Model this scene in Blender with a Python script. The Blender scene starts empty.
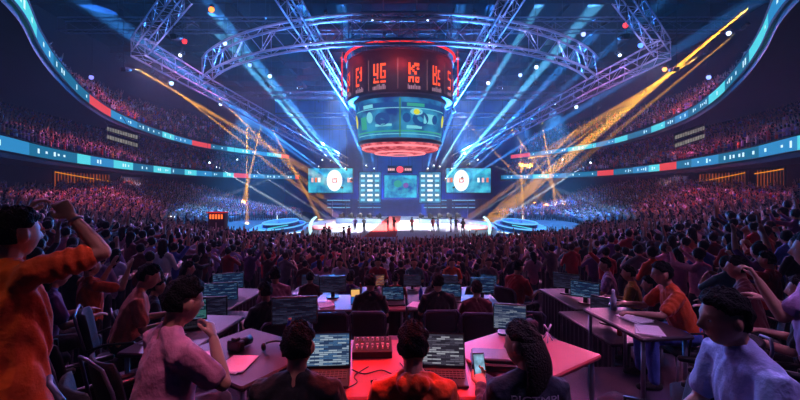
import bpy, bmesh, math, random
import numpy as np
from mathutils import Vector, Matrix, noise

SC = bpy.context.scene
COL = SC.collection
PI = math.pi
random.seed(7)
rng = np.random.default_rng(7)
EYE = 2.1
HOR = 190.0


def P(px, py, d):
    """the point at depth d seen at photograph pixel (px, py)"""
    return Vector(((px - 400) / 400 * d, d, EYE + (HOR - py) / 400 * d))


# ---------------------------------------------------------------- materials
def lin(c):
    return tuple((v / 12.92 if v <= .04045 else ((v + .055) / 1.055) ** 2.4) for v in c)


MATS = {}


def mat(name, col, rough=.6, metal=0., vary=.15, scale=8., bump=0., bscale=60., sheen=0., spec=None):
    if name in MATS:
        return MATS[name]
    m = bpy.data.materials.new(name)
    m.use_nodes = True
    nt = m.node_tree
    b = nt.nodes['Principled BSDF']
    c = lin(col)
    b.inputs['Roughness'].default_value = rough
    b.inputs['Metallic'].default_value = metal
    if spec is not None:
        b.inputs['Specular IOR Level'].default_value = spec
    if sheen:
        b.inputs['Sheen Weight'].default_value = sheen
    tc = nt.nodes.new('ShaderNodeTexCoord')
    n = nt.nodes.new('ShaderNodeTexNoise')
    n.inputs['Scale'].default_value = scale
    n.inputs['Detail'].default_value = 3
    r = nt.nodes.new('ShaderNodeValToRGB')
    r.color_ramp.elements[0].position = .3
    r.color_ramp.elements[1].position = .7
    r.color_ramp.elements[0].color = tuple(v * (1 - vary) for v in c) + (1,)
    r.color_ramp.elements[1].color = tuple(min(1, v * (1 + vary)) for v in c) + (1,)
    nt.links.new(tc.outputs['Object'], n.inputs['Vector'])
    nt.links.new(n.outputs['Fac'], r.inputs['Fac'])
    nt.links.new(r.outputs['Color'], b.inputs['Base Color'])
    if bump:
        n2 = nt.nodes.new('ShaderNodeTexNoise')
        n2.inputs['Scale'].default_value = bscale
        bp = nt.nodes.new('ShaderNodeBump')
        bp.inputs['Strength'].default_value = bump
        bp.inputs['Distance'].default_value = .02
        nt.links.new(tc.outputs['Object'], n2.inputs['Vector'])
        nt.links.new(n2.outputs['Fac'], bp.inputs['Height'])
        nt.links.new(bp.outputs['Normal'], b.inputs['Normal'])
    MATS[name] = m
    return m


def glow(name, col, strength=1., sample=False, vary=0., scale=3., col2=None):
    """a lamp, an LED or a lit display"""
    name = 'glow_' + name
    if name in MATS:
        return MATS[name]
    m = bpy.data.materials.new(name)
    m.use_nodes = True
    nt = m.node_tree
    nt.nodes.clear()
    out = nt.nodes.new('ShaderNodeOutputMaterial')
    e = nt.nodes.new('ShaderNodeEmission')
    e.inputs['Strength'].default_value = strength
    e.inputs['Color'].default_value = lin(col) + (1,)
    if vary or col2:
        tc = nt.nodes.new('ShaderNodeTexCoord')
        n = nt.nodes.new('ShaderNodeTexNoise')
        n.inputs['Scale'].default_value = scale
        n.inputs['Detail'].default_value = 2
        r = nt.nodes.new('ShaderNodeValToRGB')
        r.color_ramp.elements[0].position = .35
        r.color_ramp.elements[1].position = .65
        c2 = lin(col2) if col2 else tuple(v * (1 - vary) for v in lin(col))
        r.color_ramp.elements[0].color = c2 + (1,)
        r.color_ramp.elements[1].color = lin(col) + (1,)
        nt.links.new(tc.outputs['Object'], n.inputs['Vector'])
        nt.links.new(n.outputs['Fac'], r.inputs['Fac'])
        nt.links.new(r.outputs['Color'], e.inputs['Color'])
    nt.links.new(e.outputs[0], out.inputs[0])
    if not sample:
        m.cycles.emission_sampling = 'NONE'
    MATS[name] = m
    return m


# ---------------------------------------------------------------- mesh builder
class MB:
    def __init__(s):
        s.v = []
        s.f = []
        s.m = []

    def quad(s, a, b, c, d, mi=0):
        i = len(s.v)
        s.v += [tuple(a), tuple(b), tuple(c), tuple(d)]
        s.f.append((i, i + 1, i + 2, i + 3))
        s.m.append(mi)

    def box(s, c, size, mi=0, rot=None, taper=1.):
        """box with bevelled vertical look; rot: Matrix 3x3"""
        i = len(s.v)
        c = Vector(c)
        hx, hy, hz = size[0] / 2, size[1] / 2, size[2] / 2
        for z, t in ((-hz, 1.), (hz, taper)):
            for x, y in ((-hx, -hy), (hx, -hy), (hx, hy), (-hx, hy)):
                p = Vector((x * t, y * t, z))
                if rot is not None:
                    p = rot @ p
                s.v.append(tuple(c + p))
        for q in ((0, 3, 2, 1), (4, 5, 6, 7), (0, 1, 5, 4), (1, 2, 6, 5), (2, 3, 7, 6), (3, 0, 4, 7)):
            s.f.append(tuple(i + k for k in q))
            s.m.append(mi)

    def rbox(s, c, size, r, mi=0, rot=None):
        """box with rounded corners in plan and a softened top edge"""
        c = Vector(c)
        hx, hy, hz = size[0] / 2, size[1] / 2, size[2] / 2
        r = min(r, hx * .95, hy * .95)
        e = min(r * .6, hz * .6)
        rings = []
        for z, ins in ((-hz, e), (-hz + e, 0), (hz - e, 0), (hz, e)):
            ring = []
            for k in range(16):
                a = (k + .5) / 16 * 2 * PI
                sx, sy = (1 if math.cos(a) > 0 else -1), (1 if math.sin(a) > 0 else -1)
                q = (k % 4) / 3 * PI / 2
                quadrant = k // 4
                ang = quadrant * PI / 2 + q
                p = Vector((sx * (hx - r) + (r - ins) * math.cos(ang), sy * (hy - r) + (r - ins) * math.sin(ang), z))
                if rot is not None:
                    p = rot @ p
                ring.append(c + p)
            rings.append(ring)
        s.skin(rings, mi)

    def skin(s, rings, mi=0, cap=True, closed=True):
        n = len(rings[0])
        i = len(s.v)
        for r in rings:
            s.v += [tuple(p) for p in r]
        for k in range(len(rings) - 1):
            for j in range(n if closed else n - 1):
                a, b = i + k * n + j, i + k * n + (j + 1) % n
                s.f.append((a, b, b + n, a + n))
                s.m.append(mi)
        if cap:
            s.f.append(tuple(i + j for j in range(n))[::-1])
            s.m.append(mi)
            o = i + (len(rings) - 1) * n
            s.f.append(tuple(o + j for j in range(n)))
            s.m.append(mi)

    def tube(s, pts, r, n=6, mi=0, closed=False, cap=True):
        pts = [Vector(p) for p in pts]
        rr = r if isinstance(r, (list, tuple)) else [r] * len(pts)
        rings = []
        up = None
        for k, p in enumerate(pts):
            if closed:
                d = pts[(k + 1) % len(pts)] - pts[k - 1]
            else:
                d = pts[min(k + 1, len(pts) - 1)] - pts[max(k - 1, 0)]
            d = d.normalized() if d.length > 1e-9 else Vector((0, 0, 1))
            if up is None:
                up = Vector((0, 0, 1)) if abs(d.z) < .9 else Vector((1, 0, 0))
            x = d.cross(up)
            if x.length < 1e-5:
                x = d.orthogonal()
            x.normalize()
            y = x.cross(d).normalized()
            up = y
            rings.append([p + (x * math.cos(a) + y * math.sin(a)) * rr[k] for a in (2 * PI * j / n for j in range(n))])
        if closed:
            rings.append(rings[0])
            cap = False
        s.skin(rings, mi, cap)

    def lathe(s, c, prof, n=24, mi=0, a0=0., a1=2 * PI, cap=False):
        c = Vector(c)
        full = abs(a1 - a0 - 2 * PI) < 1e-6
        k = n if full else n + 1
        rings = []
        for r, z in prof:
            rings.append([c + Vector((r * math.cos(a), r * math.sin(a), z)) for a in (a0 + (a1 - a0) * j / n for j in range(k))])
        s.skin(rings, mi, cap, full)

    def ball(s, c, r, mi=0, n=12, m=8, rot=None):
        c = Vector(c)
        if not isinstance(r, (list, tuple)):
            r = (r, r, r)
        rings = []
        for k in range(m + 1):
            t = -PI / 2 + PI * (k + (.02 if k == 0 else -.02 if k == m else 0)) / m
            ring = []
            for j in range(n):
                a = 2 * PI * j / n
                p = Vector((r[0] * math.cos(t) * math.cos(a), r[1] * math.cos(t) * math.sin(a), r[2] * math.sin(t)))
                if rot is not None:
                    p = rot @ p
                ring.append(c + p)
            rings.append(ring)
        s.skin(rings, mi)

    def add(s, o, M=None, mi=0):
        i = len(s.v)
        for p in o.v:
            s.v.append(tuple(M @ Vector(p)) if M is not None else p)
        for f, m in zip(o.f, o.m):
            s.f.append(tuple(i + k for k in f))
            s.m.append(m + mi)

    def mesh(s, name, mats, smooth=False):
        me = bpy.data.meshes.new(name)
        me.from_pydata(s.v, [], s.f)
        for m in (mats if isinstance(mats, (list, tuple)) else [mats]):
            me.materials.append(m)
        me.polygons.foreach_set('material_index', s.m)
        if smooth:
            me.polygons.foreach_set('use_smooth', [True] * len(s.f))
        me.update()
        return me

    def build(s, name, mats, parent=None, smooth=False, loc=None):
        return link(name, s.mesh(name, mats, smooth), parent, loc)


def link(name, data, parent=None, loc=None, rz=0.):
    o = bpy.data.objects.new(name, data)
    COL.objects.link(o)
    if parent is not None:
        o.parent = parent
    if loc is not None:
        o.location = loc
    if rz:
        o.rotation_euler.z = rz
    return o


def tag(o, label=None, cat=None, group=None, kind=None):
    if label:
        o['label'] = label
    if cat:
        o['category'] = cat
    if group:
        o['group'] = group
    if kind:
        o['kind'] = kind
    return o


def thing(name, label, cat, loc=(0, 0, 0), rz=0., group=None):
    o = link(name, None, None, loc, rz)
    o.empty_display_size = .1
    return tag(o, label, cat, group)


def struct(o, label=None, cat=None):
    return tag(o, label, cat, None, 'structure')


def copy_tree(src, loc=None, rz=None, label=None, group=None, mats=None):
    """a copy of a thing with copies of its parts and sub-parts"""
    def cp(o, par):
        c = o.copy()
        COL.objects.link(c)
        if par is not None:
            c.parent = par
        for ch in o.children:
            cp(ch, c)
        return c
    r = cp(src, None)
    if loc is not None:
        r.location = loc
    if rz is not None:
        r.rotation_euler.z = rz
    if label:
        r['label'] = label
    if group:
        r['group'] = group
    return r


def Rz(a):
    return Matrix.Rotation(a, 3, 'Z')


def Rx(a):
    return Matrix.Rotation(a, 3, 'X')


def Ry(a):
    return Matrix.Rotation(a, 3, 'Y')


ORD = ('first second third fourth fifth sixth seventh eighth ninth tenth eleventh twelfth thirteenth fourteenth fifteenth sixteenth seventeenth '
       'eighteenth nineteenth twentieth').split()
TENS = {2: 'twenty', 3: 'thirty', 4: 'forty', 5: 'fifty', 6: 'sixty', 7: 'seventy', 8: 'eighty', 9: 'ninety'}


def ordinal(n):
    if n < 20:
        return ORD[n]
    n += 1
    t, u = divmod(n, 10)
    return TENS[t] + '-' + ORD[u - 1] if u else TENS[t][:-1] + 'ieth'
# ---------------------------------------------------------------- people
class Body:
    """collects tapered closed lofts, each with a tag; they are fused into one skin afterwards"""

    def __init__(s):
        s.mb = MB()
        s.seg = []

    def chain(s, pts, radii, tagname, n=10, right=None, flat=None):
        """pts: centres, radii: r or (rx, ry); right: the direction of rx; rounded ends"""
        pts = [Vector(p) for p in pts]
        rad = [(r, r) if not isinstance(r, (tuple, list)) else r for r in radii]
        for k in range(len(pts) - 1):
            s.seg.append((pts[k], pts[k + 1], max(rad[k]), max(rad[k + 1]), tagname))
        d0 = (pts[0] - pts[1]).normalized()
        d1 = (pts[-1] - pts[-2]).normalized()
        full = [(pts[0] + d0 * min(rad[0]) * .8, (rad[0][0] * .35, rad[0][1] * .35)), (pts[0] + d0 * min(rad[0]) * .5, (rad[0][0] * .8, rad[0][1] * .8))]
        full += list(zip(pts, rad))
        full += [(pts[-1] + d1 * min(rad[-1]) * .5, (rad[-1][0] * .8, rad[-1][1] * .8)), (pts[-1] + d1 * min(rad[-1]) * .8, (rad[-1][0] * .35, rad[-1][1] * .35))]
        rings = []
        x = None
        for k, (p, r) in enumerate(full):
            d = (full[min(k + 1, len(full) - 1)][0] - full[max(k - 1, 0)][0]).normalized()
            if right is not None:
                x = Vector(right)
            elif x is None:
                x = d.orthogonal()
            x = x - d * x.dot(d)
            if x.length < 1e-4:
                x = d.orthogonal()
            x = x.normalized()
            y = d.cross(x).normalized()
            rings.append([p + x * r[0] * math.cos(a) + y * r[1] * math.sin(a) for a in (2 * PI * j / n for j in range(n))])
        s.mb.skin(rings)

    def bake(s, name, voxel, smooth=4, mats=None, tags=None, wrinkle=0., seed=0):
        me = bpy.data.meshes.new('tmp')
        me.from_pydata(s.mb.v, [], s.mb.f)
        bm = bmesh.new()
        bm.from_mesh(me)
        bmesh.ops.recalc_face_normals(bm, faces=bm.faces)
        bm.to_mesh(me)
        bm.free()
        ob = bpy.data.objects.new('tmp', me)
        COL.objects.link(ob)
        r = ob.modifiers.new('r', 'REMESH')
        r.mode = 'VOXEL'
        r.voxel_size = voxel
        r.use_smooth_shade = True
        if smooth:
            q = ob.modifiers.new('s', 'SMOOTH')
            q.factor = .5
            q.iterations = smooth
        dg = bpy.context.evaluated_depsgraph_get()
        out = bpy.data.meshes.new_from_object(ob.evaluated_get(dg))
        out.name = name
        bpy.data.objects.remove(ob)
        bpy.data.meshes.remove(me)
        out.materials.clear()
        nv = len(out.vertices)
        co = np.empty(nv * 3, np.float32)
        out.vertices.foreach_get('co', co)
        co = co.reshape(-1, 3)
        if wrinkle:
            no = np.empty(nv * 3, np.float32)
            out.vertices.foreach_get('normal', no)
            no = no.reshape(-1, 3)
            x, y, z = co[:, 0] + seed, co[:, 1] - seed, co[:, 2]
            w = np.sin(31 * z + 9 * np.sin(11 * x + 1.3) + 7 * np.sin(13 * y)) + .6 * np.sin(47 * x - 23 * z + 6 * np.sin(17 * y + 2 * z)) + .5 * np.sin(53 * y + 37 * z + 4 * np.sin(19 * x))
            co = co + no * (w * wrinkle * .5)[:, None]
            out.vertices.foreach_set('co', co.astype(np.float32).ravel())
        if mats and tags:
            nf = len(out.polygons)
            ce = np.empty(nf * 3, np.float32)
            out.polygons.foreach_get('center', ce)
            ce = ce.reshape(-1, 3)
            best = np.full(nf, 1e9)
            idx = np.zeros(nf, np.int32)
            for a, b, ra, rb, tg in s.seg:
                if tg not in tags:
                    continue
                a_, b_ = np.array(a), np.array(b)
                ab = b_ - a_
                t = np.clip(((ce - a_) @ ab) / max(ab @ ab, 1e-9), 0, 1)
                d = np.linalg.norm(ce - (a_ + t[:, None] * ab), axis=1) / (ra + (rb - ra) * t)
                u = d < best
                best[u] = d[u]
                idx[u] = tags[tg]
            for m in mats:
                out.materials.append(m)
            out.polygons.foreach_set('material_index', idx)
        elif mats:
            for m in mats:
                out.materials.append(m)
        out.polygons.foreach_set('use_smooth', np.ones(len(out.polygons), bool))
        out.update()
        return out


def head_shape(c, F, s=1.):
    """a head as an MB: skull, jaw, brow, nose, mouth and ears. c: centre, F: 3x3 (right, forward, up)"""
    m = MB()
    n, k = 28, 22
    rings = []
    g = lambda x, z, x0, z0, sx, sz: math.exp(-((x - x0) / sx) ** 2 - ((z - z0) / sz) ** 2)
    for i in range(k + 1):
        t = -PI / 2 + PI * min(max(i / k, .012), .988)
        ring = []
        for j in range(n):
            a = 2 * PI * j / n
            x, y, z = math.cos(t) * math.cos(a), math.cos(t) * math.sin(a), math.sin(t)
            X, Y, Z = .078 * x, .098 * y, .118 * z
            if z < 0:                                   # jaw narrows, chin comes forward
                q = -z
                X *= 1 - .30 * q * q
                Y = Y * (1 - .22 * q) + .018 * q
            if y > 0:
                f = y
                Y += f * (.026 * g(X, Z, 0, -.022, .011, .016) + .014 * g(X, Z, 0, .0, .009, .02) - .010 * g(abs(X), Z, .031, .008, .014, .012)
                          + .006 * g(abs(X), Z, .03, .028, .022, .008) + .008 * g(X, Z, 0, -.062, .022, .008) - .005 * g(X, Z, 0, -.05, .02, .004) + .008 * g(X, Z, 0, -.1, .022, .014))
            ring.append(c + F @ (Vector((X, Y, Z)) * s))
        rings.append(ring)
    m.skin(rings)
    for sx in (-1, 1):
        m.ball(c + F @ (Vector((sx * .08, -.008, -.004)) * s), (.011 * s, .02 * s, .033 * s), n=10, m=8, rot=F @ Rz(-sx * .35))
    return m


def hair_mesh(name, c, F, style, m, s=1., seed=0):
    r = MB()
    n, k = 56, 40
    rnd = random.Random(seed)
    ph = [rnd.uniform(0, 6) for _ in range(4)]
    rings = []
    for i in range(k + 1):
        t = -PI / 2 + PI * min(max(i / k, .01), .99)
        ring = []
        for j in range(n):
            a = 2 * PI * j / n
            x, y, z = math.cos(t) * math.cos(a), math.cos(t) * math.sin(a), math.sin(t)
            front = max(0., y)
            line = -.42 + 1.0 * max(0., min(1., (y + .1) / .75)) ** .8 + (.12 if abs(x) > .7 and y > -.2 else 0)
            if abs(x) > .55 and y > -.4:
                line = max(line, .24)
            if style == 'bald':
                line = 2
            cov = max(0., min(1., (z - line) / .12))
            th = (.015 + .004 * math.sin(7 * a + ph[0]) + .004 * math.sin(11 * t + 5 * a + ph[1]) + (.008 * max(0, z)) + .006 * front * max(0, z) + (rnd.uniform(-.0018, .0022) if style == 'short' else rnd.uniform(-.0005, .0005))) * cov - .012 * (1 - cov)
            X, Y, Z = (.078 + th) * x, (.098 + th) * y, (.118 + th) * z
            if z < 0:
                q = -z
                X *= 1 - .30 * q * q
                Y = Y * (1 - .22 * q) + .018 * q
            ring.append(c + F @ (Vector((X, Y, Z)) * s))
        rings.append(ring)
    r.skin(rings)
    if style in ('long', 'tail'):
        # a fall of hair over the back and shoulders
        L = .31 if style == 'long' else .3
        W = .098 if style == 'long' else .035
        rr = []
        for q in range(13):
            u = q / 12
            w = (W if style == 'long' else W * (1 + .6 * math.sin(PI * u))) * (.9 + .22 * math.sin(PI * u * .9)) * (1 if u < .85 else 1 - (u - .85) * 3.2)
            d = (.06 if style == 'long' else .03) * (1 - .35 * u) * (1 if u < .85 else 1 - (u - .85) * 3.5)
            cy = -.055 - .035 * math.sin(PI * min(1, u * 1.1)) if style == 'long' else -.115 - .02 * u
            cz = .03 - L * u
            ring = []
            for j in range(20):
                a = 2 * PI * j / 20
                fl = 1 + .03 * math.sin(7 * a + ph[2])
                ring.append(c + F @ (Vector((w * fl * math.cos(a), cy + d * fl * math.sin(a), cz)) * s))
            rr.append(ring)
        r.skin(rr)
    if style == 'bun':
        r.ball(c + F @ (Vector((0, -.11, .06)) * s), .04 * s)
    return r.build(name, m, None, True)


def hand_into(B, w, d, nrm, side, curl, tagname='skin', spread=.12, r=1.):
    """palm, four unequal bent fingers and a thumb. w: wrist, d: direction, nrm: palm normal (the way the fingers curl)"""
    d = d.normalized()
    nrm = (nrm - d * nrm.dot(d)).normalized()
    x = d.cross(nrm).normalized() * side                 # towards the thumb
    B.chain([w, w + d * .04, w + d * .085], [(.022 * r, .017 * r), (.038, .016 * r), (.040, .014 * r)], tagname, 10, right=x)
    ax = d.cross(nrm).normalized()
    for k, (off, L) in enumerate(((.030, .070), (.010, .078), (-.010, .073), (-.029, .057))):
        p = w + d * .082 + x * off
        dirn = (d + x * off * spread * 40 * .12).normalized()
        pts, rad = [w + d * .06 + x * off * .9, p], [.0095 * r, .0098 * r]
        ang = curl * (.55 + .12 * k)
        for q, f in enumerate((.45, .30, .25)):
            dirn = (Matrix.Rotation(-ang if False else ang, 3, d.cross(nrm)) @ dirn).normalized()
            p = p + dirn * L * f
            pts.append(p)
            rad.append((.0090, .0082, .0070)[q] * r)
        B.chain(pts, rad, tagname, 8)
    t0 = w + d * .02 + x * .022
    t1 = t0 + (d * .65 + x * .75 + nrm * .15).normalized() * .042
    t2 = t1 + (d * .9 + x * (.35 - .3 * curl) + nrm * (.2 + .4 * curl)).normalized() * .032
    t3 = t2 + (d * 1. + x * (.1 - .35 * curl) + nrm * (.2 + .5 * curl)).normalized() * .026
    B.chain([t0, t1, t2, t3], [.014 * r, .0125 * r, .011 * r, .009 * r], tagname, 8)


def skeleton(pose):
    """joint positions of a posed figure in its own frame: x right, y forward, z up, the floor at z 0 under the pelvis"""
    k = {}
    seated = pose.get('seated', False)
    hipz = pose.get('hip', .56 if seated else .93)
    hip = Vector((0, 0, hipz))
    lean, side, twist = pose.get('lean', 0.), pose.get('side', 0.), pose.get('twist', 0.)
    T = Rz(twist) @ Ry(side) @ Rx(-lean)
    k['hip'] = hip
    k['T'] = T
    sp = lambda x, y, z: hip + T @ Vector((x, y, z))
    k['sp'] = sp
    sw = .165 * pose.get('wide', 1.)
    H = T @ Rz(pose.get('yaw', 0.)) @ Ry(pose.get('roll', 0.)) @ Rx(-pose.get('pitch', 0.) + lean * .6)
    k['H'] = H
    k['neck'] = sp(0, 0, .53)
    k['head'] = sp(0, .015, .585) + H @ Vector((0, .012, .095))
    for nm, sx in (('L', -1), ('R', 1)):
        sh = sp(sx * sw, -.005, .46 + pose.get('shrug' + nm, 0.))
        u, f, pn, curl = pose.get('arm' + nm, ((sx * .25, .1, -1), (sx * .05, .5, -1), (0, 0, 0), .5))
        u, f = (T @ Vector(u)).normalized(), (T @ Vector(f)).normalized()
        el = sh + u * .285
        wr = el + f * .25
        pn = T @ Vector(pn) if Vector(pn).length > .1 else (u - f * u.dot(f)) * -1
        if pn.length < 1e-3:
            pn = T @ Vector((0, 1, 0))
        k['arm' + nm] = (sh, el, wr, f, pn, curl, sx)
        h = hip + Vector((sx * .092, 0, -.01))
        if seated:
            kn = h + Vector((sx * pose.get('knee', .06), .42, -.01)).normalized() * .43
            an = Vector((kn.x + sx * .02, kn.y + pose.get('shin', -.02), .09))
            if pose.get('tuck'):
                an = Vector((kn.x, kn.y - .18, .10))
        else:
            st = pose.get('stride', 0.) * sx
            kn = Vector((sx * .105, st * .5 + .02, .50))
            an = Vector((sx * .12, st, .09))
        k['leg' + nm] = (h, kn, an, sx)
    return k


def arm_lofts(B, k, tagname, grow=0., upto=1., fore_tag=None, hands=True, r=1.):
    for nm in ('L', 'R'):
        sh, el, wr, f, pn, curl, sx = k['arm' + nm]
        inner = k['sp'](sx * .085, 0, .455)
        if upto >= 1:
            B.chain([inner, sh, sh.lerp(el, .5), el], [(.062 + grow) * r, (.056 + grow) * r, (.047 + grow) * r, (.039 + grow) * r], tagname)
            B.chain([el, el.lerp(wr, .3), wr], [(.038 + grow) * r, (.039 + grow) * r, (.026 + grow) * r], fore_tag or tagname)
        else:
            B.chain([inner, sh, sh.lerp(el, upto)], [(.062 + grow) * r, (.058 + grow) * r, (.052 + grow * 1.3) * r], tagname)
        if hands:
            hand_into(B, wr, f, pn, sx, curl, fore_tag or tagname)


def torso_loft(B, k, tagname, grow=0., wide=1., low=True, neck=True, belly=0.):
    sp = k['sp']
    g = grow
    pts = [sp(0, 0, -.06), sp(0, 0, .02), sp(0, belly * .5, .12), sp(0, .01 + belly * .3, .26), sp(0, .005, .37), sp(0, 0, .44)]
    rad = [(.150, .105), (.162, .118), (.148 + belly * .5, .108 + belly), (.160, .115 + belly * .4), (.162, .108), (.135, .085)]
    if not low:
        pts, rad = pts[1:], rad[1:]
    B.chain(pts, [(a * wide + g, b + g) for a, b in rad], tagname, 16, right=k['T'] @ Vector((1, 0, 0)))
    for sx in (-1, 1):                                   # trapezius slope
        B.chain([sp(sx * .02, -.012, .525), sp(sx * .145 * wide, -.01, .462)], [.05 + g * .5, .047 + g], tagname)
    if neck:
        B.chain([sp(0, -.012, .47), sp(0, -.005, .54), k['head'] + k['H'] @ Vector((0, -.022, -.07))], [.062 + g, .054 + g, .054 + g], 'skin' if not g else tagname)


def leg_lofts(B, k, tagname, grow=0., shoe_tag=None):
    for nm in ('L', 'R'):
        h, kn, an, sx = k['leg' + nm]
        B.chain([h, h.lerp(kn, .45), kn], [.088 + grow, .077 + grow, .055 + grow], tagname)
        B.chain([kn, kn.lerp(an, .35), an], [.054 + grow, .055 + grow, .037 + grow * 1.4], tagname)
        t = shoe_tag or tagname
        if shoe_tag or not grow:
            fy = 1 if not getattr(k, 'flip', 0) else -1
            B.chain([an + Vector((0, -.05, -.045)), an + Vector((sx * .01, .06, -.05)), an + Vector((sx * .02, .15, -.062))], [(.036, .038), (.044, .036), (.036, .024)], t, right=(1, 0, 0))


SKIN = mat('skin', (.72, .52, .43), .55, vary=.06, scale=20)
SKIN2 = mat('skin_tan', (.58, .40, .32), .55, vary=.06, scale=20)
HAIR = mat('hair_black', (.04, .034, .036), .75, vary=.5, scale=60, bump=.8, bscale=90, spec=.15)
HAIR2 = mat('hair_brown', (.12, .07, .052), .7, vary=.5, scale=60, bump=.8, bscale=90, spec=.2)
CLOTH_COL = {
    'black': (.055, .055, .065), 'navy': (.08, .09, .17), 'maroon': (.36, .09, .12), 'red': (.72, .10, .10), 'orange': (.85, .30, .06), 'purple': (.36, .18, .46),
    'lilac': (.66, .52, .72), 'pink': (.82, .50, .62), 'white': (.84, .82, .85), 'grey': (.40, .38, .42), 'blue': (.22, .34, .66), 'teal': (.16, .42, .46), 'yellow': (.78, .58, .12), 'salmon': (.86, .48, .38),
    'denim': (.12, .14, .24), 'pale blue': (.60, .66, .86)}


def cloth(c):
    return mat('cloth_' + c.replace(' ', '_'), CLOTH_COL[c], .85, vary=.12, scale=14, bump=.25, bscale=40, sheen=.15)


EYEW = mat('eye_white', (.85, .84, .82), .2, vary=.02)
EYED = mat('eye_dark', (.05, .03, .03), .15, vary=.02)


def person(label, loc, rz, pose, shirt='black', sleeves='short', trousers='denim', hair='short', hair_mat=None, skin=None, group=None, voxel=.008, s=1., wrinkle=.006, collar=False, seed=0, hood=False):
    """a foreground figure: one continuous body with hair, shirt, trousers and shoes as its children"""
    skin = skin or SKIN
    hair_mat = hair_mat or HAIR
    k = skeleton(pose)
    root_loc = Vector(loc)
    B = Body()
    torso_loft(B, k, 'skin', low=not pose.get('seated'))
    arm_lofts(B, k, 'skin')
    leg_lofts(B, k, 'skin')
    B.mb.add(head_shape(k['head'], k['H']))
    body = link('person', B.bake('person', voxel, 3, [skin]), None, root_loc, rz)
    body.scale = (s, s, s)
    tag(body, label, 'person', group)
    hm = hair_mesh('hair', k['head'], k['H'], hair, hair_mat, seed=seed)
    hm.parent = body
    for sx in (-1, 1):
        e = MB()
        c = k['head'] + k['H'] @ Vector((sx * .031, .0725, .008))
        e.ball(c, .0125, 0, 12, 8)
        e.ball(c + k['H'] @ Vector((0, .0085, 0)), .0062, 1, 8, 6)
        e.build('eye', [EYEW, EYED], body, True)
    S = Body()
    torso_loft(S, k, 'cloth', .016, low=not pose.get('seated'), neck=False, belly=pose.get('belly', .01))
    if pose.get('flare'):
        S.chain([k['sp'](0, .0, .06), k['sp'](0, .0, -.06), k['sp'](0, .01, -.20)], [(.185, .145), (.205, .165), (.235, .19)], 'cloth', 18, right=k['T'] @ Vector((1, 0, 0)))
    if collar:
        S.chain([k['sp'](0, -.012, .50), k['sp'](0, -.008, .545)], [.072, .066], 'cloth', 14)
    if hood:
        S.chain([k['sp'](-.09, -.02, .50), k['sp'](-.05, -.085, .515), k['sp'](.05, -.085, .515), k['sp'](.09, -.02, .50)], [.035, .05, .05, .035], 'cloth', 12)
    arm_lofts(S, k, 'cloth', .014 if sleeves == 'short' else .015, .72 if sleeves == 'short' else 1., hands=False)
    sh = link('shirt' if not hood else 'hoodie', S.bake('shirt', .011, 3, [cloth(shirt)], wrinkle=wrinkle, seed=seed), body)
    T = Body()
    pp = k['sp']
    q0 = -.05 if not pose.get('seated') else -.005
    T.chain([k['hip'] + Vector((0, 0, .06)), k['hip'] + Vector((0, 0, q0))], [(.165, .122), (.160, .118)], 'cloth', 16, right=(1, 0, 0))
    leg_lofts(T, k, 'cloth', .012)
    link('trousers', T.bake('trousers', .014, 3, [cloth(trousers)], wrinkle=.004, seed=seed + 1), body)
    for nm in ('L', 'R'):
        h, kn, an, sx = k['leg' + nm]
        F = Body()
        F.chain([an + Vector((0, -.05, -.042)), an + Vector((sx * .01, .06, -.045)), an + Vector((sx * .02, .16, -.058))], [(.042, .044), (.050, .042), (.042, .03)], 'cloth', right=(1, 0, 0))
        link('shoe', F.bake('shoe', .012, 2, [cloth('black')]), body)
    return body, k


# plain crowd figures: one continuous mesh, coloured by region; copies share it and swap their materials
def crowd_proto(pose, hair='short', sleeves='short', voxel=.017):
    k = skeleton(pose)
    B = Body()
    torso_loft(B, k, 'shirt', .012, neck=False)
    B.chain([k['sp'](0, -.012, .50), k['head'] + k['H'] @ Vector((0, -.015, -.07))], [.056, .055], 'skin')
    arm_lofts(B, k, 'shirt', .006, 1., fore_tag='skin' if sleeves == 'short' else 'shirt', hands=False)
    for nm in ('L', 'R'):
        sh, el, wr, f, pn, curl, sx = k['arm' + nm]
        hand_into(B, wr, f, pn, sx, curl, 'skin', spread=.3, r=1.25)
    leg_lofts(B, k, 'legs', .012)
    for nm in ('L', 'R'):
        h, kn, an, sx = k['leg' + nm]
        B.chain([an + Vector((0, -.05, -.045)), an + Vector((sx * .02, .15, -.058))], [(.042, .042), (.04, .03)], 'shoe', right=(1, 0, 0))
    c, H = k['head'], k['H']
    B.mb.add(head_shape(c, H))
    hc = c + H @ Vector((0, -.022, .035))
    B.mb.ball(hc, (.086, .10, .098), n=16, m=12, rot=H)
    if hair == 'long':
        B.chain([c + H @ Vector((0, -.06, .03)), c + H @ Vector((0, -.075, -.1)), c + H @ Vector((0, -.08, -.24))], [(.085, .05), (.095, .05), (.075, .035)], 'hair', right=H @ Vector((1, 0, 0)))
    B.seg.append((c + H @ Vector((0, .03, -.02)), c + H @ Vector((0, .05, -.06)), .07, .06, 'skin'))
    B.seg.append((hc + H @ Vector((0, -.02, .02)), hc + H @ Vector((0, -.03, -.03)), .085, .085, 'hair'))
    B.seg.append((hc + H @ Vector((0, .05, .055)), hc + H @ Vector((0, 0, .055)), .05, .07, 'hair'))
    return B.bake('person', voxel, 2, [cloth('black'), SKIN, HAIR, cloth('denim'), cloth('black')], {'shirt': 0, 'skin': 1, 'hair': 2, 'legs': 3, 'shoe': 4})
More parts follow.
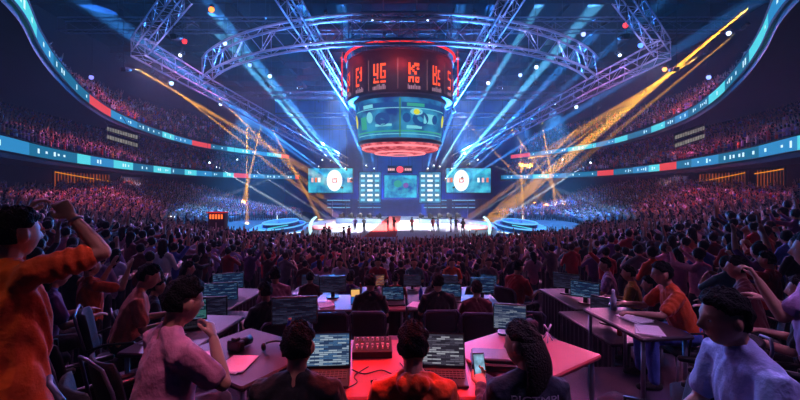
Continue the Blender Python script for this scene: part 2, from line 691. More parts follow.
# ---------------------------------------------------------------- camera, world, render look
cam = bpy.data.cameras.new('camera')
cam.lens = 18
cam.sensor_width = 36
cam.shift_y = -.0125
cam.clip_end = 600
cam.clip_start = .05
co_ = link('camera', cam, None, (0, 0, EYE))
co_.rotation_euler = (PI / 2, 0, 0)
SC.camera = co_
w = bpy.data.worlds.new('arena_dark')
SC.world = w
w.use_nodes = True
w.node_tree.nodes['Background'].inputs[0].default_value = lin((.10, .09, .20)) + (1,)
w.node_tree.nodes['Background'].inputs[1].default_value = .5
SC.view_settings.view_transform = 'Standard'
SC.view_settings.look = 'None'
SC.view_settings.exposure = 0
SC.view_settings.gamma = 1
SC.view_settings.use_curve_mapping = False
SC.cycles.use_denoising = True
SC.cycles.max_bounces = 5
SC.cycles.diffuse_bounces = 2
SC.cycles.glossy_bounces = 2
SC.cycles.transparent_max_bounces = 6
SC.cycles.volume_bounces = 0
SC.cycles.sample_clamp_indirect = 4
SC.cycles.caustics_reflective = False

# ---------------------------------------------------------------- the bowl
M_floor = mat('dark_carpet', (.30, .25, .34), .8, vary=.25, scale=3, bump=.2)
M_conc = mat('dark_concrete', (.07, .065, .10), .85, vary=.25, scale=.6)
M_grey = mat('grey_panel', (.62, .60, .68), .7, vary=.12, scale=.5)
M_black = mat('black_metal', (.035, .035, .045), .45, .3, vary=.2)
M_roof = mat('roof_black', (.03, .03, .05), .9, vary=.4, scale=.3, spec=0.)
M_alu = mat('truss_aluminium', (.50, .48, .58), .4, .35, vary=.12, scale=3)
M_alud = mat('truss_dark', (.22, .20, .28), .5, .35, vary=.12, scale=3)
M_plas = mat('black_plastic', (.05, .05, .06), .38, vary=.15)
M_blue = mat('blue_riser', (.16, .24, .42), .5, vary=.2, scale=.8)
ROOF_Z = 27.


def crm(pts, n):
    """smooth curve through 2-d points"""
    out = []
    q = [pts[0]] + list(pts) + [pts[-1]]
    for i in range(1, len(q) - 2):
        for k in range(n):
            t = k / n
            a, b, c, d = (np.array(q[i + j], float) for j in (-1, 0, 1, 2))
            out.append(tuple(.5 * (2 * b + (c - a) * t + (2 * a - 5 * b + 4 * c - d) * t * t + (3 * b - a - 3 * c + d) * t ** 3)))
    out.append(tuple(map(float, pts[-1])))
    return out


UP = crm([(12, 9), (14.2, 13), (16.6, 17.5), (19.9, 22.1), (23.5, 27.7), (28.2, 36.2), (32.3, 46.1), (35.4, 59.3), (36.4, 73.8), (33, 87.4), (27.7, 100.6)], 8)
LOW = crm([(22.5, 10), (23.8, 16), (24.6, 21), (26.3, 26.3), (30.0, 34.4), (33.2, 44), (36.4, 58), (37.4, 75), (33.5, 89), (24.6, 98.5)], 8)
ZU, ZL = 10.4, 5.3


def offset(c, d):
    out = []
    for i, p in enumerate(c):
        a, b = c[max(i - 1, 0)], c[min(i + 1, len(c) - 1)]
        t = Vector((b[0] - a[0], b[1] - a[1])).normalized()
        out.append((p[0] + t.y * d, p[1] - t.x * d))
    return out


def strip(mb, c1, z1, c2, z2, sx, mi=0):
    for i in range(len(c1) - 1):
        a, b, c, d = (c1[i], z1), (c1[i + 1], z1), (c2[i + 1], z2), (c2[i], z2)
        q = [Vector((sx * p[0][0], p[0][1], p[1])) for p in (a, b, c, d)]
        mb.quad(*(q if sx > 0 else q[::-1]), mi)


def floor_z(x, y):
    """floor of the raked seating, stepping down towards the stage and up to the sides"""
    ax = abs(x)
    base = float(np.interp(min(y, 40), [0, 3, 6, 10, 13, 40], [-.9, -.95, -1.15, -1.6, -2.0, -4.35]))
    return base + max(0, ax - 2) * .185 * min(1, 12 / max(y, 1)) + .0085 * max(0, ax - 18) ** 2


STAGE_C, STAGE_A, STAGE_B = (0, 72), 21., 36.


def in_floor_oval(x, y, grow=0.):
    return (abs(x - STAGE_C[0]) / (STAGE_A + grow)) ** 4 + (abs(y - STAGE_C[1]) / (STAGE_B + grow)) ** 4 < 1


# raked floor
mb = MB()
N1 = 80
for i in range(N1):
    for j in range(70):
        x0, x1 = -40 + i, -39 + i
        y0, y1 = 11.6 + j * 1.3, 12.9 + j * 1.3
        if in_floor_oval((x0 + x1) / 2, (y0 + y1) / 2, -1.5):
            continue
        mb.quad(*[(x, y, floor_z(x, y)) for x, y in ((x0, y0), (x1, y0), (x1, y1), (x0, y1))])
struct(mb.build('stand_floor', M_conc), 'dark raked floor under the crowd')
# the side parts of the raked floor next to the press platform
mb = MB()
for sx in (-1, 1):
    for i in range(24):
        for j in range(11):
            x0, x1 = 4.3 + i * 1.2, 5.5 + i * 1.2
            y0, y1 = 11.6 - (j + 1) * 1.1, 11.6 - j * 1.1
            q = [(sx * x, y, floor_z(x, y)) for x, y in ((x0, y0), (x1, y0), (x1, y1), (x0, y1))]
            mb.quad(*(q if sx > 0 else q[::-1]))
struct(mb.build('side_stand_floor', M_conc), 'dark raked floor beside the press platform')
mb = MB()
mb.box((0, 1.375, -1.25), (8.6, 6.75, 2.5))
struct(mb.build('press_floor', M_floor), 'dark carpeted platform under the nearest press desks')
mb = MB()
mb.box((0, 6.225, -1.5), (8.6, 2.95, 2.0))
struct(mb.build('press_floor', M_floor), 'dark carpeted platform one step lower under the second press desks')
mb = MB()
mb.box((0, 9.65, -1.8), (8.6, 3.9, 1.4))
struct(mb.build('press_floor', M_floor), 'dark carpeted platform two steps lower under the third press desks')
mb = MB()
mb.box((-2.12, 1.5, .135), (2.4, 2.3, .27))
struct(mb.build('riser_floor', M_floor), 'low carpeted riser under the nearest seats on the left')
mb = MB()
mb.box((2.25, 1.45, .15), (2.6, 2.3, .30))
struct(mb.build('riser_floor', M_floor), 'low carpeted riser under the nearest seats on the right')
# floor pit, stage
mb = MB()
mb.box((0, 72, -4.6), (44, 74, .2))
struct(mb.build('floor', M_blue), 'dark blue arena floor around the stage')
M_stage = mat('stage_white', (.86, .86, .90), .35, vary=.05, scale=.6)
mb = MB()
pr = []
for z, g in ((-4.5, 0), (-2.85, 0), (-2.75, -.15)):
    pr.append([Vector(((13.2 + g) * math.cos(a), 57 + (17.2 + g) * math.sin(a), z)) for a in (2 * PI * k / 72 for k in range(72))])
mb.skin(pr)
struct(mb.build('stage_floor', M_stage), 'white oval stage floor lit from above')

# balconies, concourse, roof
for sx, nm in ((-1, 'left'), (1, 'right')):
    mb = MB()
    strip(mb, offset(LOW, .15), ZL - 1.0, offset(LOW, .15), ZL + .45, sx)          # fascia
    strip(mb, offset(LOW, .15), ZL + .45, offset(LOW, .4), ZL + .45, sx)
    strip(mb, offset(LOW, .4), ZL + .45, offset(LOW, .4), ZL - .4, sx)
    strip(mb, offset(LOW, .15), ZL - 1.0, offset(LOW, 9), ZL - .5, sx)           # soffit
    strip(mb, offset(LOW, .4), ZL - .3, offset(LOW, 13), ZL + 6.0, sx)             # raked deck
    struct(mb.build('balcony_floor', M_conc), 'lower balcony deck with raked seating on the ' + nm)
    mb = MB()
    strip(mb, offset(UP, .15), ZU - .8, offset(UP, .15), ZU + .75, sx)
    strip(mb, offset(UP, .15), ZU + .75, offset(UP, .4), ZU + .75, sx)
    strip(mb, offset(UP, .15), ZU - .8, offset(UP, 14), ZU + 2.2, sx)
    strip(mb, offset(UP, .4), ZU - .1, offset(UP, 18), ZU + 12, sx)
    struct(mb.build('balcony_floor', M_conc), 'upper balcony deck with raked seating on the ' + nm)
    mb = MB()
    strip(mb, offset(LOW, 8), -4, offset(LOW, 8), ZL - .5, sx)
    struct(mb.build('concourse_wall_' + nm, M_conc), 'dark concourse wall under the lower balcony')
    mb = MB()
    strip(mb, offset(LOW, 13), ZL + 5, offset(LOW, 13), ROOF_Z, sx)
    strip(mb, offset(UP, 18), ZU + 10, offset(UP, 18), ROOF_Z, sx)
    struct(mb.build('wall_' + nm, M_conc), 'dark upper wall of the arena')
mb = MB()
mb.box((0, 112, 10), (110, .4, 36))
struct(mb.build('wall_back', mat('back_drape', (.12, .26, .55), .9, vary=.4, scale=.2)), 'dark drape behind the stage')
mb = MB()
mb.box((0, 55, ROOF_Z + .2), (112, 120, .4))
for k in range(12):
    mb.box((0, 6 + k * 9, ROOF_Z - .6), (100, .35, 1.2))
for k in range(-6, 7):
    mb.box((k * 7.5, 55, ROOF_Z - .3), (.25, 112, .6))
struct(mb.build('ceiling', M_roof), 'black roof with steel beams')
mb = MB()
mb.box((0, -6, 10), (110, .4, 36))
struct(mb.build('wall_front', M_conc), 'dark wall behind the viewer')

# LED ribbons: coloured message segments with white marks
E_cy = glow('led_cyan', (.32, .82, .88), 1.1, True)
E_bl = glow('led_blue', (.18, .55, .78), 1.0, True)
E_wh = glow('led_white', (.80, .93, 1.), 1.25, True)
E_rd = glow('led_red', (.93, .30, .32), .95, True)
E_dk = glow('led_teal', (.10, .44, .60), .95, True)
RIB = [E_cy, E_bl, E_wh, E_rd, E_dk]


def ribbon(curve, z0, z1, sx, label, seed):
    root = thing('ribbon_display', label, 'LED display', (sx * curve[30][0], curve[30][1], z0))
    o = Vector(root.location)
    rnd = random.Random(seed)
    fine = []
    for i in range(len(curve) - 1):
        a, b = Vector(curve[i]), Vector(curve[i + 1])
        n = max(1, int((b - a).length / .3))
        fine += [tuple(a.lerp(b, k / n)) for k in range(n)]
    scr, txt, hs = MB(), MB(), MB()
    i = 0
    pos = lambda k, z, d: Vector((sx * (fine[k][0] - d * 1.), fine[k][1], z)) - o
    last = -1
    while i < len(fine) - 1:
        L = rnd.randint(9, 26)
        kind = rnd.choice((0, 0, 1, 1, 1, 3, 0, 4, 0, 4, 1))
        if kind == last:
            kind = (0, 1, 4)[(kind + 1) % 3]
        last = kind
        j = min(len(fine) - 1, i + L)
        for k in range(i, j):
            q = [pos(k, z0, .02), pos(k + 1, z0, .02), pos(k + 1, z1, .02), pos(k, z1, .02)]
            scr.quad(*(q if sx < 0 else q[::-1]), kind)
        if kind in (0, 1, 4):
            k = i + 2
            while k < j - 3:                             # small illegible message blocks
                h = rnd.choice((.2, .3, .4, .5))
                za, zb = z0 + (z1 - z0) * (.5 - h / 2), z0 + (z1 - z0) * (.5 + h / 2)
                if rnd.random() < .5:
                    q = [pos(k, za, .05), pos(k + 1, za, .05), pos(k + 1, zb, .05), pos(k, zb, .05)]
                    txt.quad(*(q if sx < 0 else q[::-1]), 0)
                k += rnd.choice((2, 2, 3))
        i = j
    for z in (z0 - .06, z1 + .06):
        hs.tube([pos(k, z, .03) for k in range(0, len(fine), 3)], .06, 4)
    scr.build('screen', RIB, root)
    txt.build('message_blocks', [E_wh], root)['kind'] = 'stuff'
    hs.build('housing', M_black, root)
    return root


ribbon(LOW, ZL - .55, ZL + .40, -1, 'long glowing LED ribbon along the lower balcony edge on the left side', 3)
ribbon(LOW, ZL - .55, ZL + .40, 1, 'long glowing LED ribbon along the lower balcony edge on the right side', 4)
ribbon(UP, ZU - .40, ZU + .45, -1, 'thin glowing LED ribbon along the upper balcony edge on the left side', 5)
ribbon(UP, ZU - .40, ZU + .45, 1, 'thin glowing LED ribbon along the upper balcony edge on the right side', 8)

# lit suites and openings under the lower balcony
E_or = glow('concourse_orange', (.80, .36, .06), .55, True, .75, .5)
E_or2 = glow('concourse_line', (1., .62, .10), 1.0)


def concourse(sx, i0, i1, label, rows):
    c = offset(LOW, 7.6)
    root = thing('concourse_opening', label, 'opening', (sx * c[(i0 + i1) // 2][0], c[(i0 + i1) // 2][1], 2.0))
    o = Vector(root.location)
    g, f, l = MB(), MB(), MB()
    for k in range(i0, i1):
        a, b = Vector(c[k]), Vector(c[k + 1])
        q = [Vector((sx * a.x, a.y, 1.7)) - o, Vector((sx * b.x, b.y, 1.7)) - o, Vector((sx * b.x, b.y, 4.4)) - o, Vector((sx * a.x, a.y, 4.4)) - o]
        g.quad(*q)
        for t in (0, .33, .66):
            p = a.lerp(b, t)
            f.box(Vector((sx * (p.x - .1), p.y, 3.05)) - o, (.14, .14, 2.9))
    for r in rows:
        l.tube([Vector((sx * (c[k][0] - .3), c[k][1], r[0] + (r[1] - r[0]) * (k - i0) / (i1 - i0))) - o for k in range(i0, i1 + 1)], .05, 4)
    g.build('lit_interior', E_or, root)
    f.build('mullion_frame', M_black, root)
    l.build('light_strip', E_or2, root)


concourse(-1, 44, 50, 'orange lit concourse opening under the lower balcony on the left', [(4.3, 3.4)])
concourse(1, 40, 43, 'orange lit concourse opening under the lower balcony at the far right edge', [(4.3, 4.0)])
concourse(1, 44, 49, 'orange lit concourse opening under the lower balcony right of the grey panel', [(4.2, 3.3)])
for sx, i, lb in ((-1, 51, 'pale grey wall panel beside the orange opening, left side'), (1, 50, 'pale grey wall panel beside the orange opening, right side')):
    c = offset(LOW, 7.0)
    a, b = Vector(c[i]), Vector(c[i + 2])
    ang = math.atan2(b.y - a.y, sx * (b.x - a.x))
    m = (a + b) / 2
    root = thing('wall_panel', lb, 'panel', (sx * m.x, m.y, -2.0))
    f = MB()
    f.box((0, 0, 3.1), ((b - a).length, .2, 6.2), rot=Rz(ang))
    for t in (-.25, 0, .25):
        f.box(Rz(ang) @ Vector((t * (b - a).length, -.12, 3.1)), (.06, .06, 6.2), rot=Rz(ang))
    f.build('board', M_grey, root)
    f = MB()
    f.box((0, 0, 6.25), ((b - a).length + .2, .4, .1), rot=Rz(ang))
    f.build('cap', M_black, root)

# pale lit row signs hung under the upper balcony
E_pale = glow('pale_sign', (.70, .68, .62), .55, False, .5, 2.)
for (xa, ya), (xb, yb), dd, lb in (((107, 134), (138, 143), 42, 'pale lit two-row sign hanging below the upper ribbon on the left side'), ((675, 143), (705, 133), 42, 'pale lit two-row sign hanging below the upper ribbon on the right side')):
    a, b = P(xa, ya, dd + .5), P(xb, yb, dd + .5)
    root = thing('hanging_sign', lb, 'sign', a.lerp(b, .5))
    o = Vector(root.location)
    f = MB()
    back = Vector((0, .15, 0))
    out_ = Vector((math.copysign(2.2, a.x), 1.2, 3.0))
    for z in (.55, -.3):
        f.quad(a - o + back + Vector((0, 0, z - .3)), b - o + back + Vector((0, 0, z - .3)), b - o + back + Vector((0, 0, z + .5)), a - o + back + Vector((0, 0, z + .5)))
        l = MB()
        n = 12
        for k in range(n):
            p, q = a.lerp(b, k / n) - o, a.lerp(b, (k + .82) / n) - o
            l.quad(p + Vector((0, 0, z - .18)), q + Vector((0, 0, z - .18)), q + Vector((0, 0, z + .22)), p + Vector((0, 0, z + .22)))
        l.build('lit_lettering', E_pale, root)
    f.build('casing', M_black, root)
    for t in (.1, .9):
        f = MB()
        f.tube([a.lerp(b, t) - o + Vector((0, 0, .5)), a.lerp(b, t) - o + out_], .04, 4)
        f.build('hanging_cable', M_black, root)
# ---------------------------------------------------------------- trusses
def truss(label, path, w=1.2, h=1.5, r=.085, bay=1.5, m=None, group=None, up=None, hang=True):
    """a four-chord box truss along a path of centre points"""
    m = m or M_alu
    path = [Vector(p) for p in path]
    root = thing('roof_truss', label, 'truss', path[len(path) // 2], 0, group)
    o = Vector(root.location)
    # resample
    L = [0]
    for i in range(1, len(path)):
        L.append(L[-1] + (path[i] - path[i - 1]).length)
    n = max(2, round(L[-1] / (bay * 1.35)))
    pts = []
    for k in range(n + 1):
        s = L[-1] * k / n
        i = max(j for j in range(len(L)) if L[j] <= s + 1e-9)
        i = min(i, len(path) - 2)
        t = (s - L[i]) / (L[i + 1] - L[i])
        pts.append(path[i].lerp(path[i + 1], t) - o)
    ch = [[], [], [], []]
    for k, p in enumerate(pts):
        d = (pts[min(k + 1, n)] - pts[max(k - 1, 0)]).normalized()
        sd = d.cross(Vector((0, 0, 1))).normalized()
        u = Vector((0, 0, 1))
        for q, (a, b) in enumerate(((-1, -1), (1, -1), (1, 1), (-1, 1))):
            ch[q].append(p + sd * (a * w / 2) + u * (b * h / 2))
    for c in ch:
        q = MB()
        q.tube(c, r, 6)
        q.build('chord', m, root, True)
    q = MB()
    for k in range(n):
        for a, b in ((0, 1), (1, 2), (2, 3), (3, 0)):
            if k % 2:
                a, b = b, a
            q.tube([ch[a][k], ch[b][k + 1]], r * .36, 4, cap=False)
            if k % 2 == 0:
                q.tube([ch[a][k], ch[b][k]], r * .36, 4, cap=False)
    q.build('lattice', m, root)
    if hang:
        for k in (n // 6, n - n // 6):
            q = MB()
            top = pts[k].copy()
            top.z = ROOF_Z - .1 - o.z
            q.tube([pts[k] + Vector((0, 0, h / 2)), top], .025, 4)
            q.build('rigging_cable', M_black, root)
    return root


arc = []
Rr, cy = 27.5, 62.5
for k in range(49):
    a = PI * (1.5 - .305) + PI * .61 * k / 48
    arc.append((Rr * math.cos(a), cy + Rr * math.sin(a), 16.25))
truss('great curved box truss sweeping over the front of the hanging scoreboard', arc, 1.1, 2.3, .12, 1.6)
truss('long straight truss sloping from the ring end down to the stage, left side', [P(138, 47, 40), P(200, 83, 50.5), P(345, 162, 88)], 1.5, 1.7, .10, 1.7, M_alu)
truss('long straight truss sloping from the ring end down to the stage, right side', [P(664, 50, 40), P(597, 84, 50.5), P(455, 160, 88)], 1.5, 1.7, .10, 1.7, M_alu)
truss('straight truss running over the left side of the scoreboard towards the stage', [(-9.3, 27, 18), (-9.0, 90, 18)], 1.3, 1.5, .09, 1.5)
truss('straight truss running over the right side of the scoreboard towards the stage', [(9.3, 27, 18), (9.0, 90, 18)], 1.3, 1.5, .09, 1.5)
truss('diagonal truss from the left corner joint up towards the near roof', [P(140, 46, 40), P(182, -8, 31)], 1.4, 1.4, .07, 1.4, M_alu)
truss('diagonal truss from the right corner joint up towards the near roof', [P(662, 48, 40), P(622, -8, 31)], 1.4, 1.4, .07, 1.4, M_alu)
for i, (y, lb) in enumerate(((59, 'nearest'), (75, 'middle'), (90, 'farthest'))):
    for sx, sd in ((-1, 'left'), (1, 'right')):
        truss('%s thin cross truss between ring and long truss, %s of the scoreboard' % (lb, sd), [(sx * 26, y + 1.0, 16.2), (sx * 9.8, y, 16.2)], .8, .8, .07, 1.2, M_alud)
for i, (y, lb) in enumerate(((30, 'first'), (42, 'second'), (52, 'third'))):
    truss('%s dark purple roof truss across the whole roof above the scoreboard' % lb, [(-44, y, 23.5), (44, y, 23.5)], 1.2, 1.6, .08, 2.0, M_alud)

# ---------------------------------------------------------------- hanging scoreboard
SB = thing('scoreboard', 'huge round hanging scoreboard with red logo band above cyan video screen', 'scoreboard', (0, 55, 7.0))
zb = -7.0
M_sbk = mat('scoreboard_dark', (.10, .045, .065), .5, vary=.2)
E_redrim = glow('red_neon', (1., .18, .16), 1.3, True)
E_logo = glow('logo_orange_red', (1., .33, .16), 1.7, False, .35, .8)
E_cap = glow('caption_pink', (.80, .62, .68), .55)
q = MB()
q.lathe((0, 0, 0), [(7.0, 13.9 + zb), (7.2, 14.0 + zb), (7.2, 19.2 + zb), (7.0, 19.3 + zb), (3.0, 20.4 + zb), (.1, 20.5 + zb)], 64)
q.lathe((0, 0, 0), [(7.0, 13.9 + zb), (6.2, 13.85 + zb)], 64)
q.build('upper_drum', M_sbk, SB, True)
for z, r, R in ((19.9, .16, 7.45), (19.0, .06, 7.3)):
    q = MB()
    q.tube([(R * math.cos(a), R * math.sin(a), z + zb) for a in (2 * PI * k / 72 for k in range(72))], r, 8, closed=True)
    q.build('rim_light', E_redrim if r > .1 else M_alud, SB, True)
q = MB()
for k in range(16):
    a = 2 * PI * (k + .5) / 16
    q.tube([(7.3 * math.cos(a), 7.3 * math.sin(a), 19 + zb), (7.45 * math.cos(a), 7.45 * math.sin(a), 19.9 + zb)], .06, 5)
q.build('rim_bracket', M_alud, SB)


TAPER = .017


def curved_rect(mb, R, a0, a1, z0, z1, mi=0, n=None):
    """patch on a drum; a: degrees, 0 facing the viewer, positive to the viewer's right"""
    n = n or max(1, int(abs(a1 - a0) / 3))
    for k in range(n):
        p = [math.radians(a0 + (a1 - a0) * (k + j) / n) for j in (0, 1)]
        x = [R * math.sin(t) for t in p]
        y = [-R * math.cos(t) for t in p]
        t0, t1 = (1 - TAPER * (13.5 + zb - z0), 1 - TAPER * (13.5 + zb - z1)) if R < 7 else (1, 1)
        mb.quad((x[0] * t0, y[0] * t0, z0), (x[1] * t0, y[1] * t0, z0), (x[1] * t1, y[1] * t1, z1), (x[0] * t1, y[0] * t1, z1), mi)


# logo glyphs as strokes on a 5 x 7 grid: x0, y0, x1, y1
GL = {
    'A': [(0, 0, .7, 6), (0, 5.2, 2.2, 6), (0, 2.7, 2, 3.4), (0, 0, 2.4, .8), (2.6, 1.5, 4, 2.2), (3.3, 1.5, 4, 6), (2.6, 4, 4, 4.7)],
    'B': [(0, 2.6, .7, 6), (0, 2.4, 2, 3.1), (1.5, 1.2, 2.1, 6), (2.8, 5.2, 5, 6), (2.8, 1.3, 3.5, 6), (2.8, 1.3, 5, 2), (4.4, 1.3, 5, 3.8), (3.8, 3.2, 5, 3.8), (0, 0, 2.4, .7), (2.9, 0, 5, .7), (.2, 0, .7, 1.6)],
    'K': [(0, 2.4, .8, 6), (.8, 3.8, 1.6, 4.6), (1.6, 4.4, 2.4, 5.2), (2.3, 5, 4.4, 6), (1.6, 3.2, 2.4, 4), (2.4, 2.4, 3.4, 3.4), (0, 0, .8, 1.8), (.8, 1.2, 2, 1.8), (1.6, 0, 2.2, 1.8), (2.8, 0, 4.4, .6), (2.8, 1.2, 4.4, 1.8), (2.8, 0, 3.4, 1.8), (3.9, 0, 4.4, 1.8), (3.4, 4, 4.4, 4.6)],
    'H': [(0, 0, .7, 6), (.7, 2.8, 2, 3.6), (1.6, 3.5, 2.3, 6), (2, 0, 2.6, 2.8), (2.9, 2, 3.6, 5), (2.9, 4.4, 4.4, 5), (2.9, 2, 4.4, 2.6), (0, 0, 2.6, .6), (3, 0, 4.4, 1)],
    'S': [(0, 5.3, 4, 6), (0, 3, .7, 6), (0, 3, 4, 3.6), (3.3, 0, 4, 3.6), (0, 0, 4, .7)],
}
pan = [(-66, 'A', 12), (-44, 'A', 13), (-20, 'B', 15), (14, 'K', 14), (39, 'H', 13), (62, 'S', 11), (88, 'B', 14), (-92, 'K', 14), (125, 'A', 14), (160, 'K', 14), (-150, 'H', 14), (-120, 'S', 14)]
for a, g, wd in pan:
    lg, cp, fr = MB(), MB(), MB()
    z0, z1 = 15.0 + zb, 17.35 + zb
    wd *= .86
    for x0, y0, x1, y1 in GL[g]:
        curved_rect(lg, 7.27, a - wd / 2 + wd * x0 / 5, a - wd / 2 + wd * x1 / 5, z0 + (z1 - z0) * y0 / 6, z0 + (z1 - z0) * y1 / 6)
    lg.build('team_logo', E_logo, SB)
    x = a - wd * .55
    while x < a + wd * .5:
        st = random.choice((.7, 1., 1.3))
        curved_rect(cp, 7.27, x, x + st, 14.2 + zb, 14.2 + zb + random.choice((.42, .42, .62)), 0, 1)
        x += st + .45
    cp.build('caption', E_cap, SB)
for a in (-32, -2, 27, 51, 73, -56, -78, 105, -105, 142, -135, 180):
    fr = MB()
    curved_rect(fr, 7.26, a - .35, a + .35, 14.2 + zb, 17.9 + zb)
    fr.build('divider_strip', glow('divider_pale', (.62, .45, .42), .6), SB)
# video screen
E_v = glow('video_blue', (.20, .66, .86), .8, True, scale=.45, col2=(.03, .26, .56))
E_vd = glow('video_deep', (.06, .33, .62), .8)
E_vl = glow('video_light', (.50, .88, .94), .85)
E_vy = glow('video_yellow', (.88, .86, .20), 1.0)
E_vg = glow('video_green', (.25, .72, .62), .8)
q = MB()
curved_rect(q, 6.15, -180, 180, 8.6 + zb, 13.5 + zb, 0, 96)
q.build('video_screen', E_v, SB, True)
q = MB()
q.lathe((0, 0, 0), [(6.1, 13.5 + zb), (6.45, 13.9 + zb), (6.45, 13.95 + zb)], 64)
q.lathe((0, 0, 0), [(5.3, 8.1 + zb), (5.78, 8.2 + zb), (5.78, 8.45 + zb), (5.64, 8.6 + zb)], 64)
q.build('screen_frame', mat('frame_teal', (.08, .20, .26), .4, .3), SB, True)


def blob(mb, R, a, z, ra, rz, n=16):
    c = []
    for k in range(n):
        t = math.radians(a + ra * math.cos(2 * PI * k / n))
        zz = z + rz * math.sin(2 * PI * k / n)
        f = 1 - TAPER * (13.5 + zb - zz)
        c.append(Vector((f * R * math.sin(t), -f * R * math.cos(t), zz)))
    i = len(mb.v)
    mb.v += [tuple(p) for p in c]
    mb.f.append(tuple(range(i, i + n)))
    mb.m.append(0)


def rectband(name, a0, a1, z0, z1, m, R=6.19):
    q = MB()
    curved_rect(q, R, a0, a1, z0 + zb, z1 + zb)
    q.build(name, m, SB)


rectband('header_bar', -60, -2, 12.3, 12.9, E_vd)
rectband('header_bar', 2, 60, 12.3, 12.9, E_vd)
rectband('header_line', -70, 70, 12.15, 12.25, E_vl)
rectband('footer_line', -70, 70, 9.3, 9.5, E_vg)
rectband('footer_line', -70, 70, 9.0, 9.1, E_vl)
rectband('screen_divider', -1, 1, 8.7, 13.4, glow('screen_seam', (.30, .62, .42), .6))
for a0, a1, z0, z1, m in ((-50, -34, 12.35, 12.8, E_vl), (8, 30, 12.4, 12.8, E_vg), (-32, -10, 10.0, 10.3, E_vl), (8, 28, 9.7, 10.1, E_vl), (30, 50, 10.4, 11.6, E_vl), (-58, -46, 9.8, 11.4, E_vg)):
    rectband('graphic_panel', a0, a1, z0, z1, m, 6.2)
for a, z, ra, rz, m, nm in ((-22, 10.9, 10, .8, E_vd, 'map_spot'), (26, 10.9, 11, .9, E_vd, 'map_spot'), (8, 11.0, 5, .6, E_vd, 'map_spot'), (20, 11.75, 8, .42, E_vl, 'badge'), (20, 11.75, 4, .34, E_vy, 'badge_mark'), (-74, 11.1, 6, .9, E_vy, 'badge'), (70, 11.1, 5, .8, E_vy, 'badge'),
                            (-40, 11.2, 5, .7, E_vl, 'badge'), (48, 11.0, 5, .6, E_vd, 'map_spot')):
    q = MB()
    blob(q, 6.22 + (.02 if nm == 'badge_mark' else 0), a, z + zb, ra, rz)
    q.build(nm, m, SB)
# underside with red ring lamps
q = MB()
q.lathe((0, 0, 0), [(5.4, 8.1 + zb), (4.9, 7.4 + zb), (2.0, 7.0 + zb), (.05, 7.0 + zb)], 64)
q.build('underside', glow('underside_red', (.98, .48, .52), 1.0, True, scale=1.1, col2=(.62, .08, .16)), SB, True)
for R, z in ((5.15, 7.7), (3.4, 7.12), (1.7, 6.95)):
    q = MB()
    q.tube([(R * math.cos(a), R * math.sin(a), z + zb) for a in (2 * PI * k / 60 for k in range(60))], .13, 6, closed=True)
    q.build('ring_lamp', glow('ring_pink', (1., .55, .58), 1.3), SB, True)
q = MB()
q.lathe((0, 0, 0), [(1.3, 6.93 + zb), (.05, 6.9 + zb)], 32)
q.build('hub', mat('hub_grey', (.25, .28, .32), .5), SB)
q = MB()
for k in range(8):
    a = 2 * PI * (k + .5) / 8
    q.tube([(5.5 * math.cos(a), 5.5 * math.sin(a), 19.8 + zb), (5.5 * math.cos(a), 5.5 * math.sin(a), ROOF_Z + zb)], .05, 5)
q.build('hanging_cable', M_black, SB)
# red lit beams and lamps round the top of the scoreboard
for sx, sd in ((-1, 'left'), (1, 'right')):
    root = thing('neon_bar', 'red glowing vertical bar beside the scoreboard band, ' + sd + ' side', 'light', (sx * 7.75, 53.5, 14.5))
    q = MB()
    q.tube([(0, 0, 0), (0, 0, 5.2)], .10, 8)
    q.build('tube', glow('red_neon_dim', (1., .2, .22), .8), root, True)
    q = MB()
    for z in (0, 5.2):
        q.box((0, 0, z), (.34, .34, .2))
    q.tube([(0, .2, -.1), (0, .2, ROOF_Z - 14.6)], .06, 5)
    q.build('hanging_bracket', M_black, root)

# ---------------------------------------------------------------- stage set
E_sc = glow('stage_screen', (.30, .85, .95), .95, True, scale=.55, col2=(.05, .45, .72))
E_sw = glow('stage_white', (.95, 1., 1.), 1.25)
E_so = glow('stage_orange', (.95, .45, .30), 1.0)
E_sp = glow('stage_pink', (.98, .75, .72), 1.1)
E_sb = glow('stage_deep', (.03, .25, .55), .8)


def flat_blob(mb, c, rx, rz, n=28, dy=-.06):
    i = len(mb.v)
    mb.v += [(c[0] + rx * math.cos(2 * PI * k / n), c[1] + dy, c[2] + rz * math.sin(2 * PI * k / n)) for k in range(n)]
    mb.f.append(tuple(range(i, i + n)))
    mb.m.append(0)


def screen(px0, py0, px1, py1, d, label, name='stage_screen', m=None):
    a, b = P(px0, py1, d), P(px1, py0, d)
    w_, h_ = b.x - a.x, b.z - a.z
    root = thing(name, label, 'screen', ((a.x + b.x) / 2, d, a.z))
    q = MB()
    q.box((0, .0, h_ / 2), (w_, .12, h_))
    q.build('display', m or E_sc, root)
    q = MB()
    for x in (-w_ / 2, w_ / 2):
        q.box((x, .1, h_ / 2), (.15, .4, h_ + .2))
    for z in (0, h_):
        q.box((0, .1, z), (w_ + .2, .4, .15))
    for x in (-w_ * .35, w_ * .35):
        q.tube([(x, .3, h_), (x, .3, ROOF_Z - a.z)], .04, 4)
    q.build('hanging_frame', M_black, root)
    return root, w_, h_


